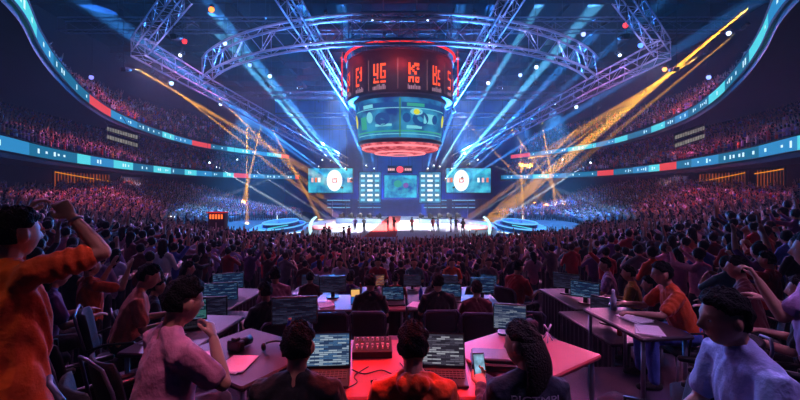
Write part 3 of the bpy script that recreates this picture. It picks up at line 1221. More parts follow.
for sx, x0, x1, lb in ((-1, 308, 353, 'wide glowing cyan stage screen left of the centre columns with white oval emblem'), (1, 446, 491, 'wide glowing cyan stage screen right of the centre columns with white oval emblem')):
    r, W, H = screen(x0, 168, x1, 193, 88, lb)
    cx = .9 if sx < 0 else -1.6
    q = MB(); flat_blob(q, (cx, -.04, H / 2), 1.7, 2.35); q.build('emblem', E_sw, r)
    q = MB()
    for a, b, c, d in ((-.5, -.5, .5, -.25), (-.5, -.5, -.25, .5), (-.2, .2, .6, .5), (.3, -.4, .6, .1)):
        q.quad((cx + a, -.14, H / 2 + b), (cx + c, -.14, H / 2 + b), (cx + c, -.14, H / 2 + d), (cx + a, -.14, H / 2 + d))
    q.build('emblem_mark', E_so, r)
    for k, x in enumerate((-W * .40, -W * .32, -W * .25, W * .40, W * .46) if sx < 0 else (-W * .45, -W * .38, W * .22, W * .32, W * .42)):
        q = MB()
        q.box((x, -.09, H / 2 + .1), (.5, .04, 1.0))
        q.build('score_mark', (E_sp, E_so, E_sw)[k % 3], r)
r, W, H = screen(384, 175, 417, 198, 90, 'round-cornered central stage screen showing a blue and green picture', m=E_sc)
q = MB(); flat_blob(q, (0, -.03, H * .55), 3.0, 1.9); q.build('picture', glow('centre_pic', (.25, .72, .80), 1., False, scale=.7, col2=(.08, .30, .66)), r)
q = MB(); flat_blob(q, (-.6, -.08, H * .62), .9, .8); q.build('picture_spot', E_vg, r)
q = MB(); flat_blob(q, (1.2, -.08, H * .55), .6, .6); q.build('picture_spot', glow('centre_violet', (.55, .35, .70), .9), r)
for x0, x1, lb in ((359, 381, 'tall lit stage tower of white lamp rows left of the central screen'), (419, 441, 'tall lit stage tower of white lamp rows right of the central screen')):
    r, W, H = screen(x0, 172, x1, 203, 89, lb, 'lamp_tower', glow('tower_blue', (.22, .62, .84), .8, True, .5, 1.))
    for c in range(3):
        for k in range(6):
            q = MB()
            q.box((-W * .32 + W * .32 * c, -.1, H * (.1 + .155 * k)), (W * (.24 if c == 1 else .18), .06, H * .075))
            q.build('lamp_row', E_sw if c == 1 or (k + c) % 2 else glow('tower_cyan', (.5, .9, 1.), .9), r)
r, W, H = screen(388, 166, 412, 173, 86, 'small dark sign with red round emblem and pale lettering above the centre screen', 'title_sign', glow('title_dark', (.05, .06, .22), .5))
q = MB(); flat_blob(q, (0, -.04, H / 2), .75, .75); q.build('emblem', glow('title_red', (1., .3, .35), 1.3), r)
for x in (-1.9, 1.7):
    q = MB()
    for k in range(4):
        q.box((x - .55 + k * .38, -.09, H / 2), (.28, .04, .5))
    q.build('lettering', E_sp, r)
# set wall under the screens
root = thing('stage_set', 'dark blue stage back wall with horizontal light strips under the screens', 'stage wall', (0, 91, -4.5))
q = MB()
q.box((0, .6, 2.2), (40, .5, 4.6))
for k in range(-6, 7):
    q.box((k * 3.1, .3, 2.0), (.25, .4, 4.2))
q.build('back_panel', M_blue, root)
for z, m in ((4.25, glow('strip_pale', (.45, .80, .95), .9)), (3.4, glow('strip_blue', (.15, .5, .8), .7)), (2.6, glow('strip_pale', (.45, .80, .95), .9))):
    for x in (-14, -7, 8, 14.5):
        q = MB()
        q.box((x, .2, z), (5.2, .1, .16))
        q.build('light_strip', m, root)
# red carpet
q = MB()
M_red = mat('red_carpet', (.86, .20, .16), .7, vary=.1)
a, b, c, d = P(364, 237, 41.2), P(396, 236, 41.2), P(401, 216.5, 74), P(389, 216.5, 74)
for p_ in (a, b, c, d):
    p_.z = -2.73
q.skin([[a, b, c, d], [p_ + Vector((0, 0, .03)) for p_ in (a, b, c, d)]])
o = q.build('red_carpet', M_red)
tag(o, 'red carpet strip running up the middle of the white stage', 'carpet')
for sx, sd in ((-1, 'left'), (1, 'right')):
    q = MB()
    pr = []
    for z in (-2.74, -2.70):
        pr.append([Vector((sx * 9.9 + 2.2 * math.cos(t), 52 + 3.6 * math.sin(t), z)) for t in (2 * PI * k / 24 for k in range(24))])
    q.skin(pr)
    tag(q.build('stage_mat', mat('pink_mat', (.85, .42, .40), .6), ), 'pinkish red oval mat at the %s end of the white stage' % sd, 'mat')
# team desks on the stage
for sx, sd in ((-1, 'left'), (1, 'right')):
    root = thing('team_desk', 'long dark player desk with monitors on stage, %s of the red carpet' % sd, 'desk', (sx * 5.9, 58, -2.75), sx * .18)
    q = MB(); q.box((0, 0, .76), (7, 1.0, .08)); q.build('desktop', M_black, root)
    q = MB(); q.box((0, -.45, .36), (6.8, .06, .72)); q.build('front_panel', mat('desk_front', (.35, .42, .55), .5), root)
    for k in range(5):
        q = MB(); q.box((-2.8 + k * 1.4, .1, 1.10), (.65, .06, .42)); q.box((-2.8 + k * 1.4, .12, .84), (.08, .06, .16)); q.box((-2.8 + k * 1.4, .12, .81), (.3, .2, .03))
        q.build('monitor', M_black, root)
    for k in range(5):
        q = MB(); q.ball((-2.8 + k * 1.4, .9, .95), (.3, .2, .55)); q.build('chair_back', M_black, root, True)
# crescent lamps and curved light edges on the stage wings
E_edge = glow('wing_edge', (.45, .80, 1.), 1.1)
E_cres = glow('crescent_white', (.75, .95, 1.), 1.6, True)
for sx, sd in ((-1, 'left'), (1, 'right')):
    root = thing('crescent_lamp', 'bright white crescent light standing at the %s end of the stage' % sd, 'light', (sx * 9.9 + (0), 46, -4.5))
    q = MB()
    rr = [sx * 0 for _ in range(1)]
    ring0, ring1 = [], []
    for k in range(17):
        t = -1.25 + 2.5 * k / 16
        ring0.append(Vector((sx * (math.cos(t) * 1.25 - .6), .1, 2.2 + 1.45 * math.sin(t))))
        ring1.append(Vector((sx * (math.cos(t) * .95 - .60 - .05), .1, 2.2 + 1.3 * math.sin(t))))
    for k in range(16):
        q.skin([[ring0[k], ring0[k + 1], ring1[k + 1], ring1[k]], [p_ + Vector((0, .2, 0)) for p_ in (ring0[k], ring0[k + 1], ring1[k + 1], ring1[k])]])
    q.build('lamp', E_cres, root)
    q = MB(); q.box((0, .2, .4), (.8, .5, .9)); q.build('base', M_black, root)
    # wing platform: three curved steps
    root = thing('stage_wing', 'stepped blue platform with glowing curved edges beside the stage, %s side' % sd, 'platform', (sx * 16, 56, -4.5))
    for k in range(4):
        q, e = MB(), MB()
        R0, zt = 5.2 - k * 1.0, .55 + .5 * k
        n = 28
        base = [Vector((sx * 1.2 + R0 * math.cos(2 * PI * j / n) * .92, 3.4 * R0 / 1.3 * math.sin(2 * PI * j / n) * .95 + 2, 0)) for j in range(n)]
        q.skin([[p_ + Vector((0, 0, zt - .55)) for p_ in base], [p_ + Vector((0, 0, zt)) for p_ in base]])
        st = q.build('step', M_blue, root)
        e.tube([p_ + Vector((0, 0, zt)) for p_ in base], .06 + .01 * k, 5, closed=True)
        e.build('edge_light', E_edge, st)
    for k, (x, y, z, l, ang) in enumerate(((-2.2, -8, 1.1, 6, .5), (-.5, -5, 1.7, 5, .2), (1.2, 0, 2.6, 7, -.3), (-2.6, -11, .5, 5, .9))):
        e = MB(); e.box((sx * x, y, z + .2), (.12, l, .12), rot=Rz(sx * ang)); e.build('light_bar', E_cy if k % 2 else E_sw, root)
# small lit sign at the edge of the left floor crowd
a = P(218, 216, 30)
root = thing('lit_counter', 'small red lit counter with orange stripes behind the left floor crowd', 'counter', (a.x, a.y, a.z - .95))
q = MB(); q.box((0, 0, .6), (1.2, .6, 1.2)); q.build('cabinet', mat('counter_dark', (.3, .06, .06), .5), root)
for k in range(5):
    q = MB(); q.box((-.42 + k * .21, -.31, .92), (.12, .04, .34)); q.build('stripe_lamp', glow('counter_orange', (1., .42, .18), 1.6), root)
q = MB(); q.box((0, -.1, 1.23), (1.34, .8, .06)); q.build('top', glow('counter_red', (.9, .15, .12), .7), root)
# ---------------------------------------------------------------- haze and lamps
nt = w.node_tree
v = nt.nodes.new('ShaderNodeVolumeScatter')
v.inputs['Density'].default_value = .0013
v.inputs['Anisotropy'].default_value = .1
nt.links.new(v.outputs[0], nt.nodes['World Output'].inputs['Volume'])


def fixture():
    root = link('moving_head_light', None)
    q = MB()
    q.rbox((0, 0, 0), (.42, .34, .16), .05)
    q.build('base', M_black, root)
    q = MB()
    q.tube([(-.22, 0, .48), (-.22, 0, .1), (-.16, 0, .05), (.16, 0, .05), (.22, 0, .1), (.22, 0, .48)], .04, 6)
    q.build('yoke', M_black, root)
    q = MB()
    q.lathe((0, 0, .46), [(.05, -.26), (.15, -.24), (.17, -.05), (.17, .18), (.15, .24), (.14, .24), (.13, .2), (.01, .2)], 16)
    q.build('head', M_plas, root, True)
    q = MB()
    q.lathe((0, 0, .46), [(.13, .205), (.08, .23), (.005, .24)], 16)
    q.build('lens', glow('lens', (.9, .95, 1.), 6.), root)
    return root


FIX = fixture()
FIRST = [True]


def beam(src, dst, col, power, deg, label, soft=.06, blend=.25, lens=None, size=1., rod=True):
    src, dst = Vector(src), Vector(dst)
    d = (dst - src).normalized()
    if FIRST[0]:
        r = FIX
        FIRST[0] = False
    else:
        r = copy_tree(FIX)
        for c in list(r.children):
            if c.name.startswith(('hanging', 'mounting')):
                bpy.data.objects.remove(c)
    tag(r, label, 'light', 'moving head stage lights')  # beam lamps and the added fill lamps share this fixture
    r.rotation_euler = d.to_track_quat('Z', 'Y').to_euler()
    r.location = src - d * (.78 + soft * 1.15) * size
    r.scale = (size,) * 3
    up_ = r.rotation_euler.to_matrix().inverted() @ Vector((0, 0, 1))
    hgt = (ROOF_Z - .1 - r.location.z) if r.location.z > 5.2 else -(r.location.z + 4.5)
    q = MB()
    q.tube([(0, 0, -.03), up_ * hgt], .022, 5)
    if rod:
        q.build('hanging_rod' if hgt > 0 else 'mounting_pole', M_black, r)
    if lens:
        for c in r.children:
            if c.name.startswith('lens'):
                c.material_slots[0].link = 'OBJECT'
                c.material_slots[0].material = glow('lens_' + lens[0], lens[1], lens[2] if len(lens) > 2 else 6.)
    l = bpy.data.lights.new('spotlight', 'SPOT')
    l.energy = power
    l.color = col
    l.spot_size = math.radians(deg)
    l.spot_blend = blend
    l.shadow_soft_size = soft
    o = bpy.data.objects.new('spotlight', l)
    COL.objects.link(o)
    o.location = src
    o.rotation_euler = d.to_track_quat('-Z', 'Y').to_euler()
    return o


BLUE, LBLUE, ORA, WHT, VIO = (.04, .30, 1.), (.12, .55, 1.), (1., .42, .03), (.75, .9, 1.), (.35, .15, 1.)
K = 6.0e6
side = lambda x: 'left' if x < 400 else 'right'
bl = [(350, 178, 236, 38, 1.0, 2.6), (345, 168, 276, 84, .8, 1.6), (330, 160, 196, 8, .9, 3.0), (366, 165, 318, 48, .8, 2.0), (318, 166, 150, 46, .5, 3.0), (374, 168, 352, 60, .5, 2.2), (340, 186, 214, 96, .5, 1.8),
      (446, 178, 552, 56, 1.0, 2.4), (452, 168, 566, 22, 1., 1.8), (440, 166, 512, 50, .9, 1.8), (470, 163, 612, 16, .8, 2.8), (434, 165, 476, 48, .7, 2.0), (464, 176, 560, 92, .7, 1.4), (428, 168, 450, 60, .5, 2.2), (456, 186, 598, 98, .5, 1.8)]
for i, (x0, y0, x1, y1, e, a) in enumerate(bl):
    n = sum(1 for q in bl[:i] if side(q[0]) == side(x0))
    beam(P(x0, y0, 85.5), P(x1, y1, 60), LBLUE if e >= .9 else BLUE, K * 13 * e, a, 'stage lamp throwing a blue beam up from beside the screens, %s one %s' % (ordinal(n), side(x0)))
orr = [(757, 1, 36, 490, 222, 72, 1.5, 3.2), (740, 30, 38, 560, 178, 75, .5, 1.8), (703, 54, 44, 610, 112, 62, .7, 2.6), (505, 120, 62, 548, 180, 72, 1.0, 1.6), (520, 132, 62, 521, 162, 64, .9, 2.0), (541, 117, 60, 547, 152, 66, .9, 2.0), (456, 112, 60, 512, 170, 72, .9, 1.4),
       (126, 62, 40, 300, 166, 75, .9, 2.0), (160, 78, 42, 335, 215, 75, 1.0, 1.6), (247, 112, 60, 247, 172, 62, 1.2, 1.8), (262, 122, 60, 256, 148, 66, 1.0, 1.8), (267, 120, 60, 298, 178, 74, 1.0, 1.6), (212, 92, 55, 262, 140, 70, 1.0, 1.8), (300, 132, 70, 322, 160, 80, .8, 1.4),
       (640, 95, 52, 486, 205, 78, .9, 1.6), (596, 110, 58, 500, 205, 80, .9, 1.4)]
for i, (x0, y0, d0, x1, y1, d1, e, a) in enumerate(orr):
    n = sum(1 for q in orr[:i] if side(q[0]) == side(x0))
    beam(P(x0, y0, d0), P(x1, y1, d1), ORA, K * 6 * e, a, 'roof lamp throwing an orange beam down at the stage, %s one %s' % (ordinal(n), side(x0)), lens=('amber', (1., .7, .3)))
wh = [(322, 160, 86, 200, 205, 50, .25, .8), (590, 163, 60, 470, 238, 42, .8, 1.0), (210, 163, 60, 328, 232, 42, .8, 1.0), (478, 160, 86, 600, 205, 50, .25, .8), (238, 160, 66, 322, 214, 60, .6, .9), (562, 160, 66, 478, 214, 60, .6, .9)]
for i, (x0, y0, d0, x1, y1, d1, e, a) in enumerate(wh):
    n = sum(1 for q in wh[:i] if side(q[0]) == side(x0))
    beam(P(x0, y0, d0), P(x1, y1, d1), WHT, K * 5 * e, a, 'stage lamp throwing a thin white beam low over the stage wing, %s one %s' % (ordinal(n), side(x0)))
# white and blue lamps added near the ring truss to brighten the stage
for i, (x, y, z, tx, ty, e, a) in enumerate(((-8, 45, 14.6, -4.5, 53, 1., 44), (8, 45, 14.6, 5, 54, 1., 42), (-16, 50, 14.6, -2, 62, .6, 30), (16, 50, 14.6, 2, 62, .6, 30))):
    beam((x, y, z), (tx, ty, -2.8), (.85, .93, 1.), 150000 * e, a, 'bright white key lamp under the curved truss, %s from the left' % ('second', 'third', 'outermost', 'fourth')[i], soft=.3, blend=.6)
for i, (x, y, z, tx, ty, tz, e, a, c, nm) in enumerate(((-24, 62, 15, -22, 58, -3, 1., 70, (.06, .35, 1.), 'blue'), (24, 62, 15, 22, 58, -3, 1., 70, (.06, .35, 1.), 'blue'), (-24, 78, 15, -26, 76, -3, 1., 80, (.05, .28, 1.), 'deep blue'), (24, 78, 15, 26, 76, -3, 1., 80, (.05, .28, 1.), 'deep blue'),
                                                 (0, 84, 17, 0, 92, 2, .7, 90, (.05, .30, 1.), 'pale blue'))):
    beam((x, y, z), (tx, ty, tz), c, 420000 * e * (1 if nm == 'pale blue' else .32 if 'deep' in nm else .5), a, '%s flood lamp hung over the %s' % (nm, ('left stage wing', 'right stage wing', 'far left seats', 'far right seats', 'stage back wall')[i]), soft=.3, blend=.8)  # floods added to spread blue over the wings, seats, back wall and haze
for i, (x, y, z, tx, ty, tz) in enumerate(((-13, 84, 9.5, -15, 55, 19), (13, 84, 9.5, 15, 55, 19), (-5, 84, 11.5, -6, 50, 22), (5, 84, 11.5, 6, 50, 22))):
    beam((x, y, z), (tx, ty, tz), (.03, .26, 1.), 430000, 62, 'blue flood lamp above the stage screens turned upwards, %s from the left' % ('first', 'fourth', 'second', 'third')[i], soft=.3, blend=.8)  # added only to turn the haze round the scoreboard bluer
# coloured fill lamps added to brighten the crowd and balconies from the roof
wash = [(-9, 40, 16.5, -8, 19, -1, (.95, .26, .75), 22000, 54, 'magenta', 'left'), (9, 40, 16.5, 8, 19, -1, (1., .24, .55), 22000, 54, 'magenta', 'right'),
        (-20, 36, 14.0, -17, 17, 0, (.62, .32, 1.), 20000, 64, 'violet', 'far left'), (20, 36, 14.0, 17, 17, 0, (.95, .25, .62), 20000, 64, 'pink', 'far right'),
        (-3, 44, 20.5, 0, 25, -2, (.65, .34, 1.), 19000, 46, 'purple', 'middle left'), (3, 44, 20.5, 0, 25, -2, (.90, .32, .75), 19000, 46, 'rose', 'middle right'),
        (-17, 14, 9.0, -10, 9, 0, (.70, .26, .95), 1700, 80, 'soft violet', 'near left'), (17, 14, 9.0, 10, 9, 0, (1., .20, .45), 1700, 80, 'soft pink', 'near right'),
        (-14, 52, 15.2, -38, 44, 7.5, (1., .25, .5), 30000, 70, 'pink', 'aimed at the left balcony'), (14, 52, 15.2, 38, 44, 7.5, (1., .25, .5), 30000, 70, 'pink', 'aimed at the right balcony')]
for x, y, z, tx, ty, tz, c, e, a, nm, wh_ in wash:
    beam((x, y, z), (tx, ty, tz), c, e * .9, a, '%s wash lamp turned on the crowd from the roof, %s' % (nm, wh_), soft=.5, blend=.8)
# red and magenta spots on the press desks, plus added fill on three men
for x, y, z, tx, ty, c, e, a, nm in ((-.1, 4.6, 7.6, -.12, 3.0, (1., .045, .018), 8000, 18, 'red lamp above the front press desk'), (2.2, 5.0, 7.4, 1.15, 3.4, (1., .07, .28), 3200, 20, 'magenta lamp above the right end of the front press desk'),
                                     (-2.2, 5.0, 7.4, -1.3, 3.3, (1., .06, .12), 1800, 18, 'rose lamp above the left end of the front press desk'),
                                     (0, 9.2, 7.6, .1, 6.6, (1., .12, .34), 2200, 26, 'rose lamp above the second press desk'), (4.6, 1.0, 8, 2.1, 3.0, (.70, .36, 1.), 1100, 40, 'violet lamp above the aisle on the right'),
                                     (-4.6, 7, 8, -1.9, 3.6, (.75, .25, .8), 260, 40, 'violet lamp above the aisle on the left'),
                                     (0.3, 3.6, 6.2, 1.45, 1.75, (.50, .45, 1.), 330, 26, 'blue violet lamp on the man in the pale shirt'), (-3.4, .6, 6.0, -2.15, 1.95, (1., .60, .15), 190, 17, 'orange red lamp on the man with raised arms'),
                                     (.2, 1.2, 6.2, -1.25, 2.0, (1., .42, .72), 420, 18, 'pink lamp on the man in the pale pink shirt')):
    beam((x, y, z), (tx, ty, .8), c, e, a, nm + ', hung from the roof', soft=.25, blend=.7)
for sx, sd in ((-1, 'left'), (1, 'right')):
    c = offset(LOW, 2.2)[50]
    beam((sx * c[0], c[1] - 1, 4.0), (sx * (c[0] + 4.2), c[1] + .5, 3.0), (.75, .65, 1.), 420, 80, 'small pale lamp under the lower balcony beside the grey wall panel, ' + sd, soft=.1, blend=.8, size=.6, rod=False)  # added to bring the grey panel out of the dark
# red glow on top of the scoreboard
for i, (x, y, z, tx, ty, tz) in enumerate(((-8.6, 47, 22, -8.5, 54, 16), (8.6, 47, 22, 8.5, 54, 16), (0, 36, 24, 0, 46, 22))):
    beam((x, y, z), (tx, ty, tz), (1., .05, .06), 17000, 95, 'red lamp lighting the trusses round the scoreboard, ' + ('left', 'right', 'centre')[i], soft=.3, blend=.8)
# violet lamps added below the roof steel so the trusses show
for i, (x, y, tx, ty) in enumerate(((-14, 26, -12, 44), (14, 26, 12, 44), (-22, 33, -21, 56), (22, 33, 21, 56))):
    beam((x, y, 12), (tx, ty, 17.5), (.58, .55, 1.), 9500, 100, 'pale violet lamp lighting the roof trusses from below, ' + ('second from the left', 'third from the left', 'outermost on the left', 'outermost on the right')[i], soft=.3, blend=.8)
# small bright roof lamps seen as dots
dots = [(225, 42, 45, (.7, .8, 1.)), (270, 75, 52, (.7, .85, 1.)), (172, 82, 48, (.6, .75, 1.)), (92, 76, 46, (.4, .4, .75)), (728, 32, 44, (.75, .8, 1.)), (708, 76, 46, (.45, .55, .95)), (536, 66, 52, (.8, .85, 1.)), (520, 74, 55, (.6, .7, 1.)), (185, 40, 42, (1., .15, .12)),
        (488, 82, 56, (.8, .85, 1.)), (583, 33, 44, (.55, .6, .9)), (221, 103, 60, (.8, .9, 1.)), (576, 106, 60, (.8, .9, 1.)), (664, 68, 45, (1., .6, .3)), (212, 8, 36, (1., .5, .2)), (625, 24, 40, (1., .2, .2)), (640, 44, 40, (.3, .5, 1.)), (250, 64, 50, (.5, .6, 1.))]
cn = {0: 'pale', 1: 'red'}
for i, (x, y, d, c) in enumerate(dots):
    root = thing('roof_lamp', 'small round %s lamp dot hung among the dark roof steel, %s from the left' % ('red' if c[0] > .9 and c[1] < .3 else 'amber' if c[0] > .9 else 'white' if c[0] > .65 else 'blue', ordinal(sorted(dots).index((x, y, d, c)))), 'light', P(x, y, d))
    q = MB(); q.lathe((0, 0, 0), [(.02, -.34), (.16, -.3), (.24, .05), (.24, .2), (.1, .3), (.02, .3)], 14); q.tube([(0, 0, .3), (0, 0, ROOF_Z - root.location.z)], .025, 4); q.build('hanging_housing', M_black, root)
    q = MB(); q.ball((0, -.1, -.18), (.26, .2, .26)); q.build('bulb', glow('dot%d' % i, c, 3.0), root, True)
# ---------------------------------------------------------------- furniture
M_fab = mat('seat_fabric', (.075, .07, .10), .85, vary=.2, scale=30, bump=.2)
M_edge = mat('seat_edge', (.34, .32, .42), .35, .2, vary=.1)
M_desk = mat('desk_top', (.52, .25, .27), .42, vary=.1, scale=4)
M_desk2 = mat('desk_top_grey', (.15, .12, .17), .45, vary=.1, scale=4)
M_skirt = mat('desk_skirt', (.15, .11, .16), .8, vary=.15)
M_paper = mat('paper', (.86, .86, .90), .8, vary=.03)
M_steel = mat('steel', (.5, .5, .55), .3, .8, vary=.05)


def slab_back(mb, w0, w1, z0, z1, y0, y1, th, mi=0, n=10, bow=.05):
    """an upright padded panel, curved across, leaning from y0 (bottom) to y1 (top)"""
    rings = []
    for k in range(9):
        t = k / 8
        z, y, w_ = z0 + (z1 - z0) * t, y0 + (y1 - y0) * t, (w0 + (w1 - w0) * t) / 2
        e = 1 if 0 < k < 8 else .55
        rnd = 1 - .22 * max(0, (t - .8) / .2) ** 2
        ring = []
        for j in range(n + 1):
            u = -1 + 2 * j / n
            ring.append(Vector((u * w_ * rnd, y + bow * u * u - th / 2 * e * (1 if abs(u) < .95 else .5), z)))
        for j in range(n + 1):
            u = 1 - 2 * j / n
            ring.append(Vector((u * w_ * rnd, y + bow * u * u + th / 2 * e * (1 if abs(u) < .95 else .5), z)))
        rings.append(ring)
    mb.skin(rings, mi)


def office_chair():
    """press chair: padded seat and back on four legs; faces +y"""
    r = link('press_chair', None)
    q = MB(); q.rbox((0, .0, .40), (.48, .46, .07), .08); q.build('seat', M_fab, r, True)
    q = MB(); slab_back(q, .44, .46, .50, .94, -.25, -.33, .06); q.build('backrest', M_fab, r, True)
    q = MB()
    q.tube([(-.235, -.245, .52), (-.245, -.335, .90), (-.20, -.355, .955), (.20, -.355, .955), (.245, -.335, .90), (.235, -.245, .52)], .013, 8)
    q.build('back_frame', M_edge, r, True)
    for x in (-1, 1):
        for y in (-1, 1):
            q = MB(); q.tube([(x * .20, y * .19, .37), (x * .235, y * .225, .012)], .013, 8); q.build('leg', M_steel, r, True)
    for x in (-1, 1):
        q = MB(); q.tube([(x * .25, .12, .40), (x * .265, .10, .64), (x * .265, -.12, .66), (x * .25, -.26, .62)], .014, 8); q.build('armrest', M_plas, r, True)
    return r


def stadium_seat():
    """fixed arena seat with high back, tip-up cushion and side arms; faces +y"""
    r = link('arena_seat', None)
    q = MB(); q.rbox((0, .02, .40), (.46, .44, .07), .07); q.build('seat', M_fab, r, True)
    q = MB(); slab_back(q, .46, .42, .40, .96, -.23, -.34, .05); q.build('backrest', M_fab, r, True)
    q = MB()
    q.tube([(-.24, -.25, .42), (-.238, -.32, .80), (-.19, -.36, .95), (0, -.385, .985), (.19, -.36, .95), (.238, -.32, .80), (.24, -.25, .42)], .012, 8)
    q.build('back_rim', M_edge, r, True)
    for x in (-1, 1):
        q = MB(); q.rbox((x * .275, -.02, .62), (.055, .40, .045), .02); q.build('armrest', M_plas, r, True)
        q = MB(); q.box((x * .275, -.08, .30), (.04, .16, .60)); q.box((x * .275, -.06, .02), (.05, .34, .04)); q.build('side_frame', M_black, r)
    return r


CH, ST = office_chair(), stadium_seat()
USED = set()


def chair(proto, loc, rz, label, group=None):
    cat_ = 'chair' if proto is CH else 'seat'
    if proto.name in USED:
        c = copy_tree(proto, loc, rz)
    else:
        USED.add(proto.name)
        c = proto
        c.location = loc
        c.rotation_euler.z = rz
    if 'group' in c:
        del c['group']
    return tag(c, label, cat_, group)


def desk(label, loc, rz, w_, d_, m, skirt=True, h=.745):
    r = thing('press_desk', label, 'desk', loc, rz)
    q = MB(); q.rbox((0, 0, h - .02), (w_, d_, .04), .03); q.build('desktop', m, r)
    for x in (-1, 1):
        for y in (-1, 1):
            q = MB(); q.tube([(x * (w_ / 2 - .06), y * (d_ / 2 - .06), h - .04), (x * (w_ / 2 - .06), y * (d_ / 2 - .06), .0)], .02, 8); q.build('leg', M_steel, r, True)
    if skirt:
        q = MB()
        n = 40
        rings = [[], []]
        for k in range(n + 1):
            x = -w_ / 2 + .05 + (w_ - .1) * k / n
            yy = d_ / 2 - .03 + .008 * math.sin(k * 1.7)
            rings[0].append(Vector((x, yy, .03))); rings[1].append(Vector((x, yy, h - .045)))
        q.skin(rings, cap=False, closed=False)
        q.build('front_skirt', M_skirt, r)
    return r


def scr_mat(name, cols, st=.8):
    """a lit monitor picture: horizontal bands of window content broken up by noise"""
    key = 'pic_' + name
    if key in MATS:
        return MATS[key]
    m = bpy.data.materials.new(key)
    m.use_nodes = True
    nt = m.node_tree
    nt.nodes.clear()
    out = nt.nodes.new('ShaderNodeOutputMaterial')
    e = nt.nodes.new('ShaderNodeEmission')
    e.inputs['Strength'].default_value = st
    tc = nt.nodes.new('ShaderNodeTexCoord')
    mp = nt.nodes.new('ShaderNodeMapping')
    mp.inputs['Scale'].default_value = (1, 1, 1)
    mp.inputs['Rotation'].default_value = (PI / 2, 0, 0)
    br = nt.nodes.new('ShaderNodeTexBrick')
    br.inputs['Scale'].default_value = 34.
    br.inputs['Color1'].default_value = (0, 0, 0, 1)
    br.inputs['Color2'].default_value = (1, 1, 1, 1)
    br.inputs['Mortar'].default_value = (.1, .1, .1, 1)
    br.inputs['Mortar Size'].default_value = .06
    br.inputs['Brick Width'].default_value = 2.3
    br.inputs['Row Height'].default_value = .42
    r = nt.nodes.new('ShaderNodeValToRGB')
    r.color_ramp.interpolation = 'CONSTANT'
    for i, c in enumerate(cols):
        el = r.color_ramp.elements[i] if i < 2 else r.color_ramp.elements.new(.5)
        el.position = i / len(cols)
        el.color = lin(c) + (1,)
    nt.links.new(tc.outputs['Object'], mp.inputs[0])
    nt.links.new(mp.outputs[0], br.inputs['Vector'])
    nt.links.new(br.outputs['Color'], r.inputs['Fac'])
    nt.links.new(r.outputs[0], e.inputs['Color'])
    nt.links.new(e.outputs[0], out.inputs[0])
    MATS[key] = m
    return m


PIC_A = scr_mat('editor', [(.18, .26, .40), (.42, .52, .64), (.66, .74, .82), (.28, .44, .62), (.10, .15, .26)], .75)
PIC_B = scr_mat('dim', [(.10, .09, .17), (.24, .24, .36), (.16, .16, .27)], .45)
PIC_C = scr_mat('cool', [(.08, .15, .30), (.18, .34, .50), (.42, .54, .68), (.14, .18, .34)], .5)
PIC_D = scr_mat('warm', [(.50, .24, .20), (.80, .62, .40), (.34, .30, .42)], .6)
PIC_OFF = mat('screen_off', (.02, .02, .028), .12, vary=.05)


def laptop(label, loc, rz, pic, w_=.36, d_=.25, open_=1.85, group=None, keyb=True):
    """viewed from its keyboard side (towards -y)"""
    r = thing('laptop', label, 'laptop', loc, rz, group)
    q = MB(); q.rbox((0, 0, .011), (w_, d_, .02), .012); q.build('base', M_plas, r)
    if keyb:
        q = MB()
        for a in range(12):
            for b in range(4):
                q.box((-w_ * .41 + a * w_ * .0745, d_ * .32 - b * d_ * .125, .0235), (w_ * .062, d_ * .10, .005))
        q.build('keyboard', mat('keys', (.11, .10, .12), .5), r)
        q = MB(); q.box((0, -d_ * .33, .0222), (w_ * .3, d_ * .22, .002)); q.build('touchpad', mat('touchpad', (.14, .13, .16), .35), r)
    M = Matrix.Translation((0, d_ / 2 - .006, .02)) @ Matrix.Rotation(-(open_ - PI / 2), 4, 'X')
    q, s_ = MB(), MB()
    q.box((0, .005, d_ * .47), (w_, .01, d_ * .94))
    s_.box((0, -.0012, d_ * .49), (w_ * .94, .002, d_ * .80))
    for part, nm, mm in ((q, 'lid', M_plas), (s_, 'screen', pic)):
        part.v = [tuple(M @ Vector(p)) for p in part.v]
        part.build(nm, mm, r)
    return r


def monitor(label, loc, rz, pic, w_=.5, h_=.3, group=None, z0=.10):
    r = thing('monitor', label, 'monitor', loc, rz, group)
    q = MB(); q.rbox((0, .02, z0 + h_ / 2), (w_, .035, h_), .012); q.build('casing', M_plas, r)
    q = MB(); q.box((0, .001, z0 + h_ / 2), (w_ * .95, .004, h_ * .90)); q.build('screen', pic, r)
    q = MB(); q.box((0, .05, (z0 + .1) / 2), (.06, .03, z0 + .1)); q.rbox((0, .05, .008), (.22, .16, .016), .05); q.build('stand', M_plas, r)
    return r


def simple(name, label, cat_, loc, rz=0., group=None):
    return thing(name, label, cat_, loc, rz, group)


DZ = .747
# front press tables
desk('front press table with dark laptops, lit red', (-.12, 3.12, 0), 0, 1.30, 1.02, M_desk, False)
desk('magenta-lit table end angled away at the right of the front press table', (1.02, 3.36, 0), .62, .98, .86, M_desk, False)
desk('angled table end at the left of the front press table', (-1.28, 3.34, 0), -.55, .96, .82, M_desk2, False)
